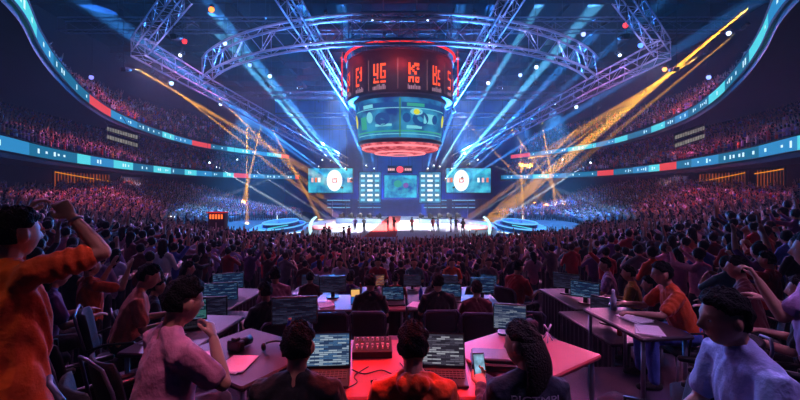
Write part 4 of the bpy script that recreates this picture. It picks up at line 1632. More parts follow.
# second press table and third
Z2, Z3 = -.5, -1.1
desk('second press table with rose light behind the two dark chair backs', (-.66, 6.65, Z2), 0, 1.5, .9, M_desk)
desk('second press table end before the man in the black cap', (.88, 6.65, Z2), 0, 1.5, .9, M_desk2)
desk('third press table before the crowd, left half', (-1.3, 9.75, Z3), 0, 2.6, .8, M_desk2)
desk('third press table before the crowd, right half', (1.4, 9.75, Z3), 0, 2.6, .8, M_desk2)
for i, (x, y, z, rz) in enumerate(((3.05, 6.9, Z2, PI / 2 + .1), (2.85, 5.5, Z2, PI / 2 + .1), (2.42, 4.15, 0, PI / 2 + .12))):
    desk('side press table along the right aisle, %s from the stage' % ORD[i], (x, y, z), rz, 1.32 if z else .95, .75 if z else .55, M_desk2, bool(z))
for i, (x, y, z, rz) in enumerate(((-2.95, 6.9, Z2, -PI / 2 - .12), (-2.65, 5.5, Z2, -PI / 2 - .12), (-2.02, 3.82, 0, -PI / 2 - .1))):
    desk('side press table along the left aisle, %s from the stage' % ORD[i], (x, y, z), rz, 1.32 if z else 1.05, .75 if z else .6, M_desk2, bool(z))
# laptops and monitors
laptop('open laptop with lit pale blue editor screen on the red front table', (-.56, 2.84, DZ), .08, PIC_A, .40, .28, 1.9)
laptop('open laptop with lit grey screen right of the person in orange hood', (.30, 2.86, DZ), -.06, scr_mat('greyweb', [(.20, .18, .24), (.44, .42, .50), (.74, .74, .80), (.30, .28, .36)], .6), .36, .27, 1.9)
r = simple('equipment_case', 'flat black equipment case lying on the red table', 'case', (.72, 3.08, DZ), -.12)
q = MB(); q.rbox((0, 0, .03), (.34, .24, .06), .02); q.build('body', M_plas, r); q = MB(); q.rbox((0, .01, .075), (.33, .21, .03), .02); q.build('lid', mat('case_lid', (.10, .08, .10), .4), r)
monitor('slim monitor with pale grey-blue page on the table behind the long-haired woman', (1.02, 3.72, DZ), -.25, scr_mat('page', [(.16, .22, .36), (.46, .50, .60), (.56, .60, .68), (.32, .36, .48)], .6), .30, .24, z0=.05)
monitor('dark monitor with dim purple picture at the back left of the front table', (-.98, 3.72, DZ), .15, PIC_B, .42, .26, z0=.10)
r = simple('audio_mixer', 'small audio mixer with rows of knobs on the red front table', 'mixer', (-.23, 3.34, DZ), .05)
q = MB(); q.box((0, 0, .035), (.32, .26, .07), rot=Rx(.12)); q.build('casing', M_black, r)
for k in range(7):
    q = MB(); q.lathe((-.125 + k * .042, .06, .07), [(.012, 0), (.010, .03), (.002, .03)], 8); q.build('knob', mat('knob', (.75, .65, .65), .4), r)
    q = MB(); q.box((-.125 + k * .042, -.045, .068), (.010, .09, .012)); q.box((-.125 + k * .042, -.05 + .01 * (k % 3), .078), (.022, .018, .016)); q.build('fader', mat('knob', (.75, .65, .65), .4), r)
r = simple('smartphone', 'black phone lying flat on the red table beside cables', 'phone', (-.16, 2.76, DZ), .2)
q = MB(); q.rbox((0, 0, .005), (.075, .15, .009), .012); q.build('casing', M_plas, r); q = MB(); q.box((0, 0, .0105), (.068, .14, .001)); q.build('screen', PIC_OFF, r)


def cable(label, pts, m, rr=.005):
    q = MB()
    pts = [Vector(p) for p in pts]
    n = []
    for i in range(len(pts) - 1):
        a, b, c, d = pts[max(i - 1, 0)], pts[i], pts[i + 1], pts[min(i + 2, len(pts) - 1)]
        for k in range(6):
            t = k / 6
            n.append(.5 * (2 * b + (c - a) * t + (2 * a - 5 * b + 4 * c - d) * t * t + (3 * b - a - 3 * c + d) * t ** 3))
    n.append(pts[-1])
    q.tube(n, rr, 6)
    return tag(q.build('cable', m, None, True), label, 'cable')


M_cab = mat('cable_rubber', (.06, .04, .05), .5)
cable('dark cable curling over the red table in front of the mixer', [(-.36, 3.0, .754), (-.26, 2.93, .754), (-.14, 2.99, .754), (-.04, 2.92, .754), (.03, 3.0, .754), (.0, 3.12, .754)], M_cab)
cable('thin dark cable from the laptop across the red table', [(-.36, 2.72, .754), (-.30, 2.80, .754), (-.33, 2.90, .754), (-.24, 3.05, .754)], M_cab, .004)
cable('orange cable lying on the aisle carpet beside the bag', [(1.55, 2.9, .008), (1.75, 2.8, .008), (1.8, 2.6, .008), (2.05, 2.5, .008), (2.1, 2.3, .008)], mat('cable_orange', (.7, .35, .15), .5), .007)
r = simple('phone_tripod', 'tiny white tripod standing on the magenta table end', 'tripod', (1.32, 3.58, DZ), .2)
for k in range(3):
    a = k * 2.1
    q = MB(); q.tube([(0, 0, .08), (.05 * math.cos(a), .05 * math.sin(a), .004)], .007, 8); q.build('leg', M_paper, r, True)
q = MB(); q.tube([(0, 0, .08), (.035, 0, .15)], .008, 8); q.tube([(.012, .0, .09), (-.035, 0, .15)], .008, 8); q.build('clamp', M_paper, r, True)
r = simple('camera_bag', 'small dark camera bag on the back of the magenta table end', 'bag', (1.22, 3.80, DZ), .4)
q = MB(); q.rbox((0, 0, .06), (.17, .13, .12), .04); q.build('body', M_fab, r, True); q = MB(); q.tube([(-.06, 0, .12), (-.04, 0, .16), (.04, 0, .16), (.06, 0, .12)], .009, 8); q.build('handle', M_fab, r, True)
r = simple('paper_cup', 'small pale cup standing on the magenta table end', 'cup', (.98, 3.05, DZ))
q = MB(); q.lathe((0, 0, 0), [(.002, .002), (.028, 0), (.036, .09), (.033, .09), (.026, .012), (.002, .012)], 16); q.build('body', M_paper, r, True)
r = simple('headphones', 'black headphones lying on the left angled table end', 'headphones', (-1.08, 3.42, DZ), .5)
q = MB(); q.tube([(.085 * math.cos(a), .085 * math.sin(a), .03) for a in (PI * k / 10 for k in range(11))], .009, 8); q.build('band', M_plas, r, True)
for sx in (-1, 1):
    q = MB(); q.ball((sx * .085, -.012, .034), (.022, .038, .034)); q.build('ear_cup', M_plas, r, True)
r = simple('camera', 'black camera with long lens on the left angled table end', 'camera', (-1.38, 3.36, DZ), -.4)
q = MB(); q.rbox((0, 0, .045), (.14, .07, .09), .015); q.rbox((0, 0, .10), (.06, .05, .03), .01); q.build('body', M_plas, r)
q = MB(); q.tube([(0, .035, .045), (0, .16, .045)], [.036, .042], 16); q.build('lens', M_black, r, True)
r = simple('drink_bottle', 'small blue topped bottle on the left angled table end', 'bottle', (-1.0, 3.62, DZ))
q = MB(); q.lathe((0, 0, 0), [(.002, 0), (.03, .002), (.032, .12), (.014, .16), (.013, .18), (.002, .18)], 16); q.build('body', mat('bottle_blue', (.2, .3, .8), .2), r, True); q = MB(); q.lathe((0, 0, .178), [(.015, 0), (.015, .02), (.001, .02)], 12); q.build('cap', M_paper, r, True)
# second row things
laptop('open laptop with pale lit screen between the two black chair backs', (-.1, 6.5, Z2 + DZ), .1, PIC_C, .36, .25, 1.9, keyb=False)
laptop('open laptop with bluish screen right of the man in the black cap', (.85, 6.7, Z2 + DZ), -.1, PIC_C, .36, .25, 1.9, keyb=False)
r = simple('tablet', 'small upright tablet with yellow top and blue bottom picture', 'tablet', (-.72, 6.45, Z2 + DZ), .1)
q = MB(); q.box((0, .008, .13), (.15, .012, .26)); q.build('casing', M_plas, r); q = MB(); q.box((0, 0, .19), (.135, .004, .11)); q.build('screen_top', glow('tab_yellow', (.95, .72, .42), .9), r); q = MB(); q.box((0, 0, .075), (.135, .004, .11)); q.build('screen_bottom', glow('tab_blue', (.15, .38, .72), .8), r)
monitor('dark-framed monitor with dim blue picture on the second table, far left', (-1.15, 6.85, Z2 + DZ), .15, PIC_B, .46, .28)
monitor('dark-framed monitor with cool picture on the second table, far right', (1.4, 6.8, Z2 + DZ), -.2, PIC_C, .40, .26)
for i, (x, p_, nm) in enumerate(((-2.2, PIC_B, 'dim purple'), (-1.55, PIC_C, 'cool'), (-.6, PIC_D, 'warm yellow'), (.3, PIC_B, 'dull blue'), (1.2, PIC_B, 'dull grey'), (2.15, PIC_C, 'pale blue'))):
    monitor('monitor with %s picture on the third press table, %s from the left' % (nm, ORD[i]), (x, 9.8, Z3 + DZ), random.uniform(-.15, .15), p_, .44, .27)
for i, (x, y, p_) in enumerate(((-3.05, 7.1, PIC_C), (-2.85, 6.35, PIC_C), (-2.65, 5.5, PIC_B))):
    monitor('thin monitor with blue picture on the left aisle tables, %s from the stage' % ORD[i], (x, y, Z2 + DZ), .35 - .1 * i, p_, .52, .28)
for i, (x, y, p_) in enumerate(((2.95, 7.1, PIC_B), (3.0, 6.5, PIC_C), (2.85, 5.5, PIC_B))):
    monitor('monitor with lit screen on the right aisle tables, %s from the stage' % ORD[i], (x, y, Z2 + DZ), -.6 - .1 * i, p_, .46, .27)
laptop('open laptop with greenish lit screen on the nearest left aisle table', (-2.08, 3.95, DZ), .5, scr_mat('green', [(.12, .24, .30), (.30, .55, .55), (.45, .50, .66)], .5), .33, .23, 2.0)
for i, (x, y, z, rz) in enumerate(((-1.95, 3.45, 0, .4), (-2.15, 3.62, 0, -.3), (-2.6, 5.1, Z2, .9), (2.45, 4.2, 0, .3), (2.38, 3.85, 0, -.5), (-1.2, 6.45, Z2, .3), (.25, 6.45, Z2, -.4), (1.3, 6.45, Z2, .2), (-1.55, 3.2, 0, .4), (-1.28, 3.1, 0, -.2))):
    q = MB(); q.box((0, 0, .003), (.21, .297, .005)); q.box((.02, .01, .007), (.21, .297, .003), rot=Rz(.15))
    o = q.build('document', M_paper, None, False, (x, y, z + DZ))
    o.rotation_euler.z = rz
    tag(o, 'loose pale papers on %s' % ('the nearest left aisle table, nearer edge', 'the nearest left aisle table, beside the laptop', 'the middle left aisle table', 'the right aisle table beside the orange shirt', 'the right aisle table, corner nearest the viewer', 'the left part of the second press table',
                                       'the middle joint of second press table', 'the right part of the second press table', 'the left angled table end, outer corner', 'the left angled table end, inner corner')[i], 'paper')
for i, (x, y, z, c) in enumerate(((-2.25, 4.05, 0, 'red'), (-2.5, 5.7, Z2, 'blue'), (2.4, 4.5, 0, 'pale'), (2.8, 5.1, Z2, 'red'), (-.35, 6.7, Z2, 'pale'), (.35, 6.75, Z2, 'blue'), (-.95, 9.6, Z3, 'red'), (.75, 9.6, Z3, 'pale'))):
    r = simple('drink_bottle', '%s drink bottle standing on %s' % (c, ('the nearest left aisle table', 'the middle left aisle table', 'the nearest right aisle table', 'the middle right aisle table', 'the second press table left of centre', 'the second press table right of centre', 'the third press table left of centre', 'the third press table right of centre')[i]), 'bottle', (x, y, z + DZ))
    q = MB(); q.lathe((0, 0, 0), [(.002, 0), (.03, .002), (.033, .14), (.014, .19), (.013, .21), (.002, .21)], 14); q.build('body', mat('bottle_' + c, {'red': (.7, .12, .12), 'blue': (.2, .3, .8), 'pale': (.75, .75, .82)}[c], .2), r, True)
    q = MB(); q.lathe((0, 0, .208), [(.016, 0), (.016, .024), (.001, .024)], 12); q.build('cap', M_paper, r, True)
r = simple('backpack', 'dark backpack lying on the aisle carpet beside the magenta table end', 'bag', (1.92, 3.55, 0), .5)
q = MB(); q.rbox((0, 0, .13), (.34, .30, .26), .1); q.build('body', M_fab, r, True); q = MB(); q.rbox((0, -.16, .10), (.24, .08, .16), .03); q.build('pocket', M_fab, r, True); q = MB(); q.tube([(-.12, .1, .22), (-.2, .2, .16), (-.12, .28, .05), (-.02, .2, .02)], .018, 8); q.build('strap', M_edge, r, True)
r = simple('crumpled_bag', 'pale crumpled plastic bag on the aisle carpet by the table corner', 'bag', (1.72, 3.42, 0), .2)
q = MB()
rings = []
for k in range(7):
    t = k / 6
    rings.append([Vector(((.13 * math.cos(a) * (1 + .25 * math.sin(3 * a + k))) * math.sin(PI * (.15 + .8 * t)), (.10 * math.sin(a) * (1 + .2 * math.cos(4 * a + 2 * k))) * math.sin(PI * (.15 + .8 * t)), .16 * t)) for a in (2 * PI * j / 14 for j in range(14))])
q.skin(rings); q.build('body', mat('plastic_pale', (.62, .58, .66), .3), r, True)
q = MB(); q.tube([(-.03, 0, .155), (-.04, .0, .2), (0, .02, .22), (.04, 0, .155)], .008, 6); q.build('handle', mat('plastic_pale', (.62, .58, .66), .3), r, True)
# ---------------------------------------------------------------- foreground people
UPV = (0, 0, 1)
SITARMS = dict(armL=((-.25, .45, -.9), (.25, 1, .12), (0, 0, -1), .35), armR=((.25, .45, -.9), (-.25, 1, .12), (0, 0, -1), .35))


def sit(**k):
    d = dict(seated=True, lean=.12)
    fz = .10 + 1.1 * k.get('lean', .12)
    d.update(armL=((-.25, .45, -.9), (.25, 1, fz), (0, 0, -1), .35), armR=((.25, .45, -.9), (-.25, 1, fz), (0, 0, -1), .35))
    d.update(k)
    return d


# man in the orange shirt, arms raised to his head, far left
ob_, ok_ = person('standing man in loose orange shirt raising both arms to his head, wristwatch on one arm', (-1.93, 1.95, .27), -.3,
       dict(armR=((.17, .19, .075), (-.17, -.05, .19), (-.5, .6, -.2), .9), shrugR=.045, shrugL=.045, armL=((-.2, .17, .05), (.13, .05, .22), (.3, .5, -.2), .9), pitch=.02, yaw=.0, lean=.03, belly=.03, wide=1.1, flare=True), 'orange', 'short', 'black', wrinkle=.009, seed=3, voxel=.0065, s=1.0)
# man in the pink shirt, hand on chin
person('seated man in pale pink shirt resting his chin on his hand', (-1.27, 2.05, .27), -.72,
       sit(lean=.18, armR=((.04, .20, -.15), (-.157, -.03, .22), (-.7, -.3, .4), .9), armL=((-.3, .3, -1), (.7, .8, .1), (0, 0, -1), .4), pitch=.14, yaw=.1, belly=.025, wide=1.06), 'pink', 'short', 'denim', wrinkle=.005, seed=5, voxel=.0065)
# man in black, centre left, seen from behind
person('seated man in black t-shirt with short black hair typing at the lit laptop', (-.56, 2.12, 0), .02, sit(lean=.10, pitch=.06, wide=1.1, shin=-.14), 'black', 'short', 'black', seed=7)
# person in the orange hood
b, k = person('seated person in orange hooded top with headset, seen from behind', (.07, 2.10, 0), -.02, sit(lean=.16, pitch=.1, wide=1.06, shin=-.14), 'orange', 'long', 'black', seed=9, hood=True, wrinkle=.01)
# woman with long hair and a phone
wb, wk = person('seated woman with long dark hair in navy jacket reading her phone', (.70, 2.12, 0), .02,
                sit(lean=.14, shin=-.16, pitch=.15, yaw=.75, armL=((-.1, .62, -.72), (.10, .85, .35), (.2, .4, 1), .75), armR=((.3, .4, -1), (-.65, .9, .1), (-.2, .2, 1), .6)), 'navy', 'long', 'black', 'long', HAIR2, seed=11, voxel=.007)
# lettering on her jacket back
fc = bpy.data.curves.new('lettering', 'FONT')
fc.body = 'PICTMPI'
fc.size = .062
fc.align_x = 'CENTER'
fc.extrude = .0015
to = bpy.data.objects.new('tmp', fc)
COL.objects.link(to)
me = bpy.data.meshes.new_from_object(to.evaluated_get(bpy.context.evaluated_depsgraph_get()))
bpy.data.objects.remove(to)
sp, T = wk['sp'], wk['T']
for v in me.vertices:
    x, y = v.co.x * 1.15, v.co.y
    v.co = sp(x, -.135 + x * x * 1.6, .43 + y * .8) + T @ Vector((0, v.co.z * -1, 0))
me.materials.clear()
me.materials.append(mat('print_grey', (.62, .56, .62), .7))
link('back_lettering', me, wb)
lo = MB()
lo.tube([wk['sp'](-.06, .05, .52), wk['sp'](-.08, .14, .40), wk['sp'](-.05, .16, .2)], .006, 6)
lo.build('lanyard', M_paper, wb, True)
# her phone, held in the left hand
hw = wb.matrix_basis
bpy.context.view_layer.update()
shp, el, wr, f_, pn, cu, sx = wk['armL']
c = wb.matrix_world @ (wr + f_ * .115 + Vector((0, 0, .055)))
r = thing('smartphone', 'phone with lit pale blue screen held by the long-haired woman', 'phone', c, .1)
q = MB(); q.box((0, .006, 0), (.078, .009, .155), rot=Rx(-.45)); q.build('casing', M_plas, r)
q = MB(); q.box((0, .0, 0), (.070, .002, .14), rot=Rx(-.45)); q.build('screen', glow('phone_screen', (.62, .82, .95), 1.0, False, .6, 22.), r)
# camera phone held by the man in orange
# man in the pale blue shirt on the right
person('seated man in pale blue shirt leaning forward with folded arms, seen in profile', (1.70, 1.78, .30), 1.45,
       sit(lean=.34, hip=.58, armL=((-.25, .55, -.80), (.45, .9, -.1), (0, 0, -1), .5), armR=((.2, .5, -.85), (-.5, .9, -.05), (0, 0, -1), .5), pitch=.0, belly=.03, wide=1.08), 'pale blue', 'short', 'denim', wrinkle=.004, seed=13, voxel=.0065, collar=True)
# orange shirt reaching over the right aisle table
person('seated person in bright orange shirt reaching forward over the right aisle table', (3.10, 4.3, 0), 1.4, sit(lean=.38, armL=((-.25, .85, -.35), (.1, 1, .45), (0, 0, -1), .5), armR=((.2, .9, -.45), (-.1, 1, .5), (0, 0, -1), .5), yaw=-.1), 'orange', 'short', 'blue', seed=15)
person('seated person in dark top behind the orange shirt on the right', (3.9, 4.4, 0), .9, sit(lean=.2), 'maroon', 'short', 'black', seed=16)
# right-hand standing group
person('standing person in lilac top at the far right edge with one arm raised', (2.92, 2.75, .0), .8, dict(hip=.93, armL=((-.30, .6, -.6), (.2, .5, 1), (0, 1, .2), .8), armR=((.3, .2, -1), (0, .8, .3), (0, 0, -1), .4), lean=.05), 'lilac', 'short', 'denim', seed=17, s=1.04)
person('standing person in red shirt with raised fist at the right, facing the stage', (5.3, 5.7, floor_z(5.3, 5.7)), .5, dict(armL=((-.55, .75, .15), (.2, .45, 1), (0, 1, 0), 1.3), armR=((.3, .3, -1), (-.2, .9, .3), (0, 0, -1), .6), lean=.05), 'red', 'short', 'black', seed=18)
person('seated broad person in black shirt with dark hair, right of the orange shirt', (3.5, 3.35, .0), .75, sit(lean=.1), 'black', 'short', 'black', 'long', seed=19)
# left people
person('seated person in salmon shirt bending over the left aisle table', (-2.78, 4.0, 0), -1.0, sit(lean=.30, pitch=.2), 'salmon', 'short', 'black', seed=21)
person('person in bright orange-red shirt holding both hands up on the left', (-4.0, 5.15, -.5), -.5, dict(hip=.93, armR=((.45, .8, -.25), (-.1, .4, 1), (0, 1, 0), .1), armL=((-.3, .8, -.2), (.3, .4, 1), (0, 1, 0), .1)), 'orange', 'short', 'black', seed=22)
person('seated person in purple top behind the salmon shirt', (-3.62, 4.0, 0), -.7, sit(lean=.2), 'purple', 'short', 'black', 'long', seed=23)
person('seated person in navy top leaning over papers on the left aisle tables', (-3.6, 5.6, -.5), -.9, sit(lean=.25), 'navy', 'short', 'black', seed=24)
person('seated person in pink t-shirt watching the left aisle monitors', (-1.95, 6.3, -.5), .5, sit(lean=.1), 'pink', 'short', 'black', seed=25)
person('seated person in black top facing the left aisle monitors', (-1.75, 5.3, -.5), .75, sit(lean=.1), 'black', 'short', 'black', seed=26)
person('seated person in lilac top on the left aisle near the lower step', (-3.85, 6.9, -.5), -.9, sit(lean=.25), 'lilac', 'short', 'black', 'long', seed=226)
# second press row
person('seated man in black shirt and cap at the second press table', (.56, 5.85, -.5), .05, sit(lean=.05, wide=1.1), 'black', 'short', 'black', seed=27)
person('seated person in dark grey shirt before the small yellow and blue tablet', (-.44, 5.78, -.5), .0, sit(lean=.22, pitch=.2), 'black', 'short', 'black', seed=28)
person('seated small person in maroon shirt right of the man in the black cap', (1.10, 5.72, -.5), -.1, sit(lean=.05, hip=.58), 'maroon', 'short', 'black', seed=29, s=.93)
b3 = [('red', 'red shirt and dark hair', -.1, 8.75, 0), ('grey', 'grey shirt', .8, 8.8, .1), ('purple', 'purple shirt', -1.1, 8.75, 0), ('navy', 'navy top', 1.7, 8.8, -.1), ('maroon', 'maroon top', -2.0, 8.85, .1), ('pink', 'pink top', 2.6, 8.8, -.1), ('black', 'black top with long hair', -2.9, 8.85, .1)]
for i, (c, d, x, y, rz) in enumerate(b3):
    person('seated person in %s before the third press table' % d, (x, y, -1.1), rz, sit(lean=.08 + .05 * (i % 3)), c, 'short', 'black', 'long' if i in (1, 6) else 'short', seed=30 + i, voxel=.012)
b3f = [('white', 'white shirt', -1.6, 10.9, 2.9), ('red', 'red top', -.6, 10.9, 3.2), ('teal', 'teal top', .4, 10.9, 3.0), ('orange', 'orange top', 1.4, 10.9, 3.2), ('grey', 'grey top', 2.4, 10.9, 3.1)]
for i, (c, d, x, y, rz) in enumerate(b3f):
    person('seated person in %s facing back over the third press table' % d, (x, y, -1.1), rz, sit(lean=.12), c, 'short', 'black', 'long' if i in (2,) else 'short', seed=50 + i, voxel=.012)
b4 = [('lilac', 'lilac shirt facing the right aisle monitors', 3.85, 7.25, 1.1), ('yellow', 'yellow shirt on the right aisle', 3.85, 6.5, 1.0), ('black', 'black jacket on the right aisle', 3.7, 5.7, 1.05), ('red', 'red top near the lower step on the right aisle', 2.0, 7.0, -.9)]
for i, (c, d, x, y, rz) in enumerate(b4):
    person('seated person in %s' % d, (x, y, -.5), rz, sit(lean=.15), c, 'long' if c == 'black' else 'short', 'black', seed=40 + i, voxel=.011)
sh_, el_, wr_, f2, pn_, cu_, sx_ = ok_['armR']
x_ = f2.orthogonal().normalized()
y_ = f2.cross(x_)
q = MB(); q.tube([wr_ - f2 * .03 + (x_ * math.cos(t) + y_ * math.sin(t)) * .031 for t in (2 * PI * j / 16 for j in range(16))], .008, 6, closed=True); q.build('wristwatch', M_steel, ob_, True)
# ---------------------------------------------------------------- chairs of the press area and nearby arena seats
for x, y, z, rz, lb in ((-.56, 2.08, 0, .02, 'black press chair under the man in the black t-shirt'), (.07, 2.06, 0, -.02, 'black press chair under the person in the orange hooded top'), (.70, 2.08, 0, .02, 'black press chair under the long-haired woman'),
                        (-.44, 5.75, -.5, 0, 'black press chair with wide back before the small tablet'), (.56, 5.81, -.5, .05, 'black press chair with wide back under the man in the black cap'), (1.10, 5.69, -.5, -.1, 'black press chair under the small person in maroon'),
                        (-.98, 5.7, -.5, .1, 'empty black press chair left of the tablet seat'), (1.78, 5.75, -.5, -.2, 'empty black press chair at the right end of the second table'),
                        (1.50, 2.55, 0, .9, 'tipped black press chair beside the magenta table end')):
    chair(CH, (x, y, z), rz, lb)
for i, (c, d, x, y, rz) in enumerate(b3):
    chair(CH, (x, y - .03, -1.1), rz, 'press chair under the person in %s before the third table' % d)
for i, (c, d, x, y, rz) in enumerate(b3f):
    chair(CH, (x, y + .03, -1.1), rz, 'press chair under the person in %s facing back over the third table' % d)
for i, (c, d, x, y, rz) in enumerate(b4):
    chair(CH, (x, y, -.5), rz, 'press chair under the person in ' + d)
for x, y, z, rz, lb in ((3.10, 4.3, 0, 1.4, 'the bright orange shirt'), (3.9, 4.4, 0, .9, 'the dark top on the right'), (3.5, 3.35, 0, .75, 'the broad black shirt on the right'), (-2.78, 4.0, 0, -1.0, 'the salmon shirt'), (-3.62, 4.0, 0, -.7, 'the purple top'),
                        (-3.6, 5.6, -.5, -.9, 'the navy top'), (-1.95, 6.3, -.5, .5, 'the pink t-shirt'), (-1.75, 5.3, -.5, .75, 'the black top on the left aisle'), (-3.85, 6.9, -.5, -.9, 'the lilac top on the left aisle')):
    chair(CH, (x, y, z), rz, 'black press chair under ' + lb)
chair(ST, (-1.27, 2.03, .27), -.72, 'dark arena seat under the man in the pink shirt')
chair(ST, (1.70, 1.76, .30), 1.45, 'dark arena seat under the man in the pale blue shirt')
for x, y, z, rz, lb in ((-1.85, 2.95, .0, -.6, 'empty dark arena seat behind the man in the pink shirt'), (-2.45, 3.25, 0, -.7, 'empty dark arena seat with pale rim left of the salmon shirt, nearest one'), (-3.0, 3.3, 0, -.6, 'empty dark arena seat with pale rim left of the salmon shirt, middle one'),
                        (-3.55, 3.3, 0, -.6, 'empty dark arena seat with pale rim left of the salmon shirt, outermost one'), (-1.62, 1.55, .27, -.7, 'empty dark arena seat at the bottom beside the orange shirt'), (2.35, 2.3, .30, .8, 'empty dark arena seat with rounded back behind the pale blue shirt'), (2.32, 1.70, .30, 1.0, 'empty dark arena seat with pale rim at the right edge'), (2.45, 3.2, 0, 1.0, 'empty dark arena seat by the aisle near the right aisle table')):
    chair(ST, (x, y, z), rz, lb)

# ---------------------------------------------------------------- the crowd
cl = lambda **k: dict(armL=((-.3, .3, -1), (.3, .9, .25), (.3, 0, -1), .5), armR=((.3, .3, -1), (-.3, .9, .25), (-.3, 0, -1), .5)) | k
POSES = [
    ('standing still', cl(), 'short'),
    ('clapping', cl(armL=((-.3, .6, -.6), (.6, .6, .55), (1, 0, 0), .2), armR=((.3, .6, -.6), (-.6, .6, .55), (-1, 0, 0), .2)), 'short'),
    ('raising both arms', cl(armL=((-.45, .4, .8), (.1, .2, 1), (0, 1, 0), .2), armR=((.45, .4, .8), (-.1, .2, 1), (0, 1, 0), .2)), 'short'),
    ('raising the right arm', cl(armR=((.4, .35, .8), (-.05, .15, 1), (0, 1, 0), .2)), 'short'),
    ('raising the left fist', cl(armL=((-.4, .5, .5), (.1, .2, 1), (0, 1, 0), 1.2)), 'short'),
    ('holding up a phone', cl(armL=((-.2, .85, .1), (.35, .6, .6), (0, .3, .6), .8), armR=((.2, .85, .1), (-.35, .6, .6), (0, .3, .6), .8)), 'short'),
    ('with long hair, standing', cl(yaw=.3), 'long'),
    ('with long hair, hands up', cl(armL=((-.5, .5, .1), (.1, .1, 1), (0, 1, 0), .2), armR=((.5, .5, .1), (-.1, .1, 1), (0, 1, 0), .2)), 'long'),
    ('turning to a neighbour', cl(yaw=-.8, twist=.3), 'short'),
]
PROTO = [crowd_proto(p, h, 'long' if i in (5, 8) else 'short') for i, (d, p, h) in enumerate(POSES)]
PW = np.array([.24, .16, .09, .08, .07, .10, .12, .05, .09])
PW = PW / PW.sum()
SHIRTS = ['black', 'navy', 'maroon', 'red', 'orange', 'purple', 'lilac', 'pink', 'white', 'grey', 'blue', 'teal', 'yellow', 'salmon']
SW = np.array([.17, .10, .13, .09, .03, .10, .08, .09, .06, .07, .05, .02, .01, .03])
SW = SW / SW.sum()
CEN = np.array([0., 62.])
slots = []
a_ct = P(218, 216, 30)
row = 0
r_ = 26.5
radii = []
while r_ < 74:
    radii.append(r_)
    r_ += .90
LOWc = offset(LOW, 7.2)
lx = np.array([p[0] for p in LOWc])
ly = np.array([p[1] for p in LOWc])
for ri, R in enumerate(radii):
    n = int(2 * PI * R / .58)
    for k in range(n):
        a = 2 * PI * (k + .5 * (ri % 2)) / n + rng.normal(0, .03) / R
        x, y = R * math.sin(a), 62 - R * math.cos(a)
        if y > 88 or y < 3.2 or abs(x) > y * 1.12 + .3:
            continue
        if in_floor_oval(x, y, .6) or (x - a_ct[0]) ** 2 + (y - a_ct[1]) ** 2 < 1.6:
            continue
        if abs(x) < 4.75 and y < 12.0 or y < 5.2:
            continue
        if y > 10 and abs(x) > np.interp(y, ly, lx) - 1.3:
            continue
        slots.append((math.hypot(x, y), x, y + rng.normal(0, .06), R, a, ri))
slots.sort()
NP = 262
near = slots[:NP]
# rows counted from the press desks outwards, people counted from the aisle
rows = {}
for s in near:
    key = ('left' if s[1] < -4.7 else 'right' if s[1] > 4.7 else 'middle', s[5])
    rows.setdefault(key, []).append(s)
rk = {}
for blk in ('left', 'right', 'middle'):
    ids = sorted({k[1] for k in rows if k[0] == blk}, reverse=True)
    for i, q_ in enumerate(ids):
        rk[(blk, q_)] = i
where = {'left': 'left stand', 'right': 'right stand', 'middle': 'centre block'}
SHN = {c: c for c in SHIRTS}
for key, lst in rows.items():
    blk, ri = key
    lst.sort(key=lambda s: abs(s[1]) if blk != 'middle' else s[1])
    for i, (dd, x, y, R, a, _) in enumerate(lst):
        pi_ = rng.choice(len(POSES), p=PW)
        c = SHIRTS[rng.choice(len(SHIRTS), p=SW)]
        o = link('person', PROTO[pi_])
        o.location = (x, y, floor_z(x, y))
        o.rotation_euler.z = math.atan2(x, 62 - y) * 1. + rng.normal(0, .16)
        s_ = rng.normal(1, .04)
        o.scale = (s_, s_, s_)
        for q_, m_ in ((0, cloth(c)), (1, SKIN if rng.random() < .6 else SKIN2), (2, HAIR if rng.random() < .75 else HAIR2)):
            o.material_slots[q_].link = 'OBJECT'
            o.material_slots[q_].material = m_
        d = POSES[pi_][0]
        tag(o, 'person in %s %s, %s row of %s, %s from %s' % (c, d.replace(', standing', '').replace(', hands up', ', hands up'), ordinal(rk[key]), where[blk], ordinal(i), 'aisle' if blk != 'middle' else 'left'), 'person', 'spectators in the ' + where[blk])

# the rest of the crowd: small figures in one mesh


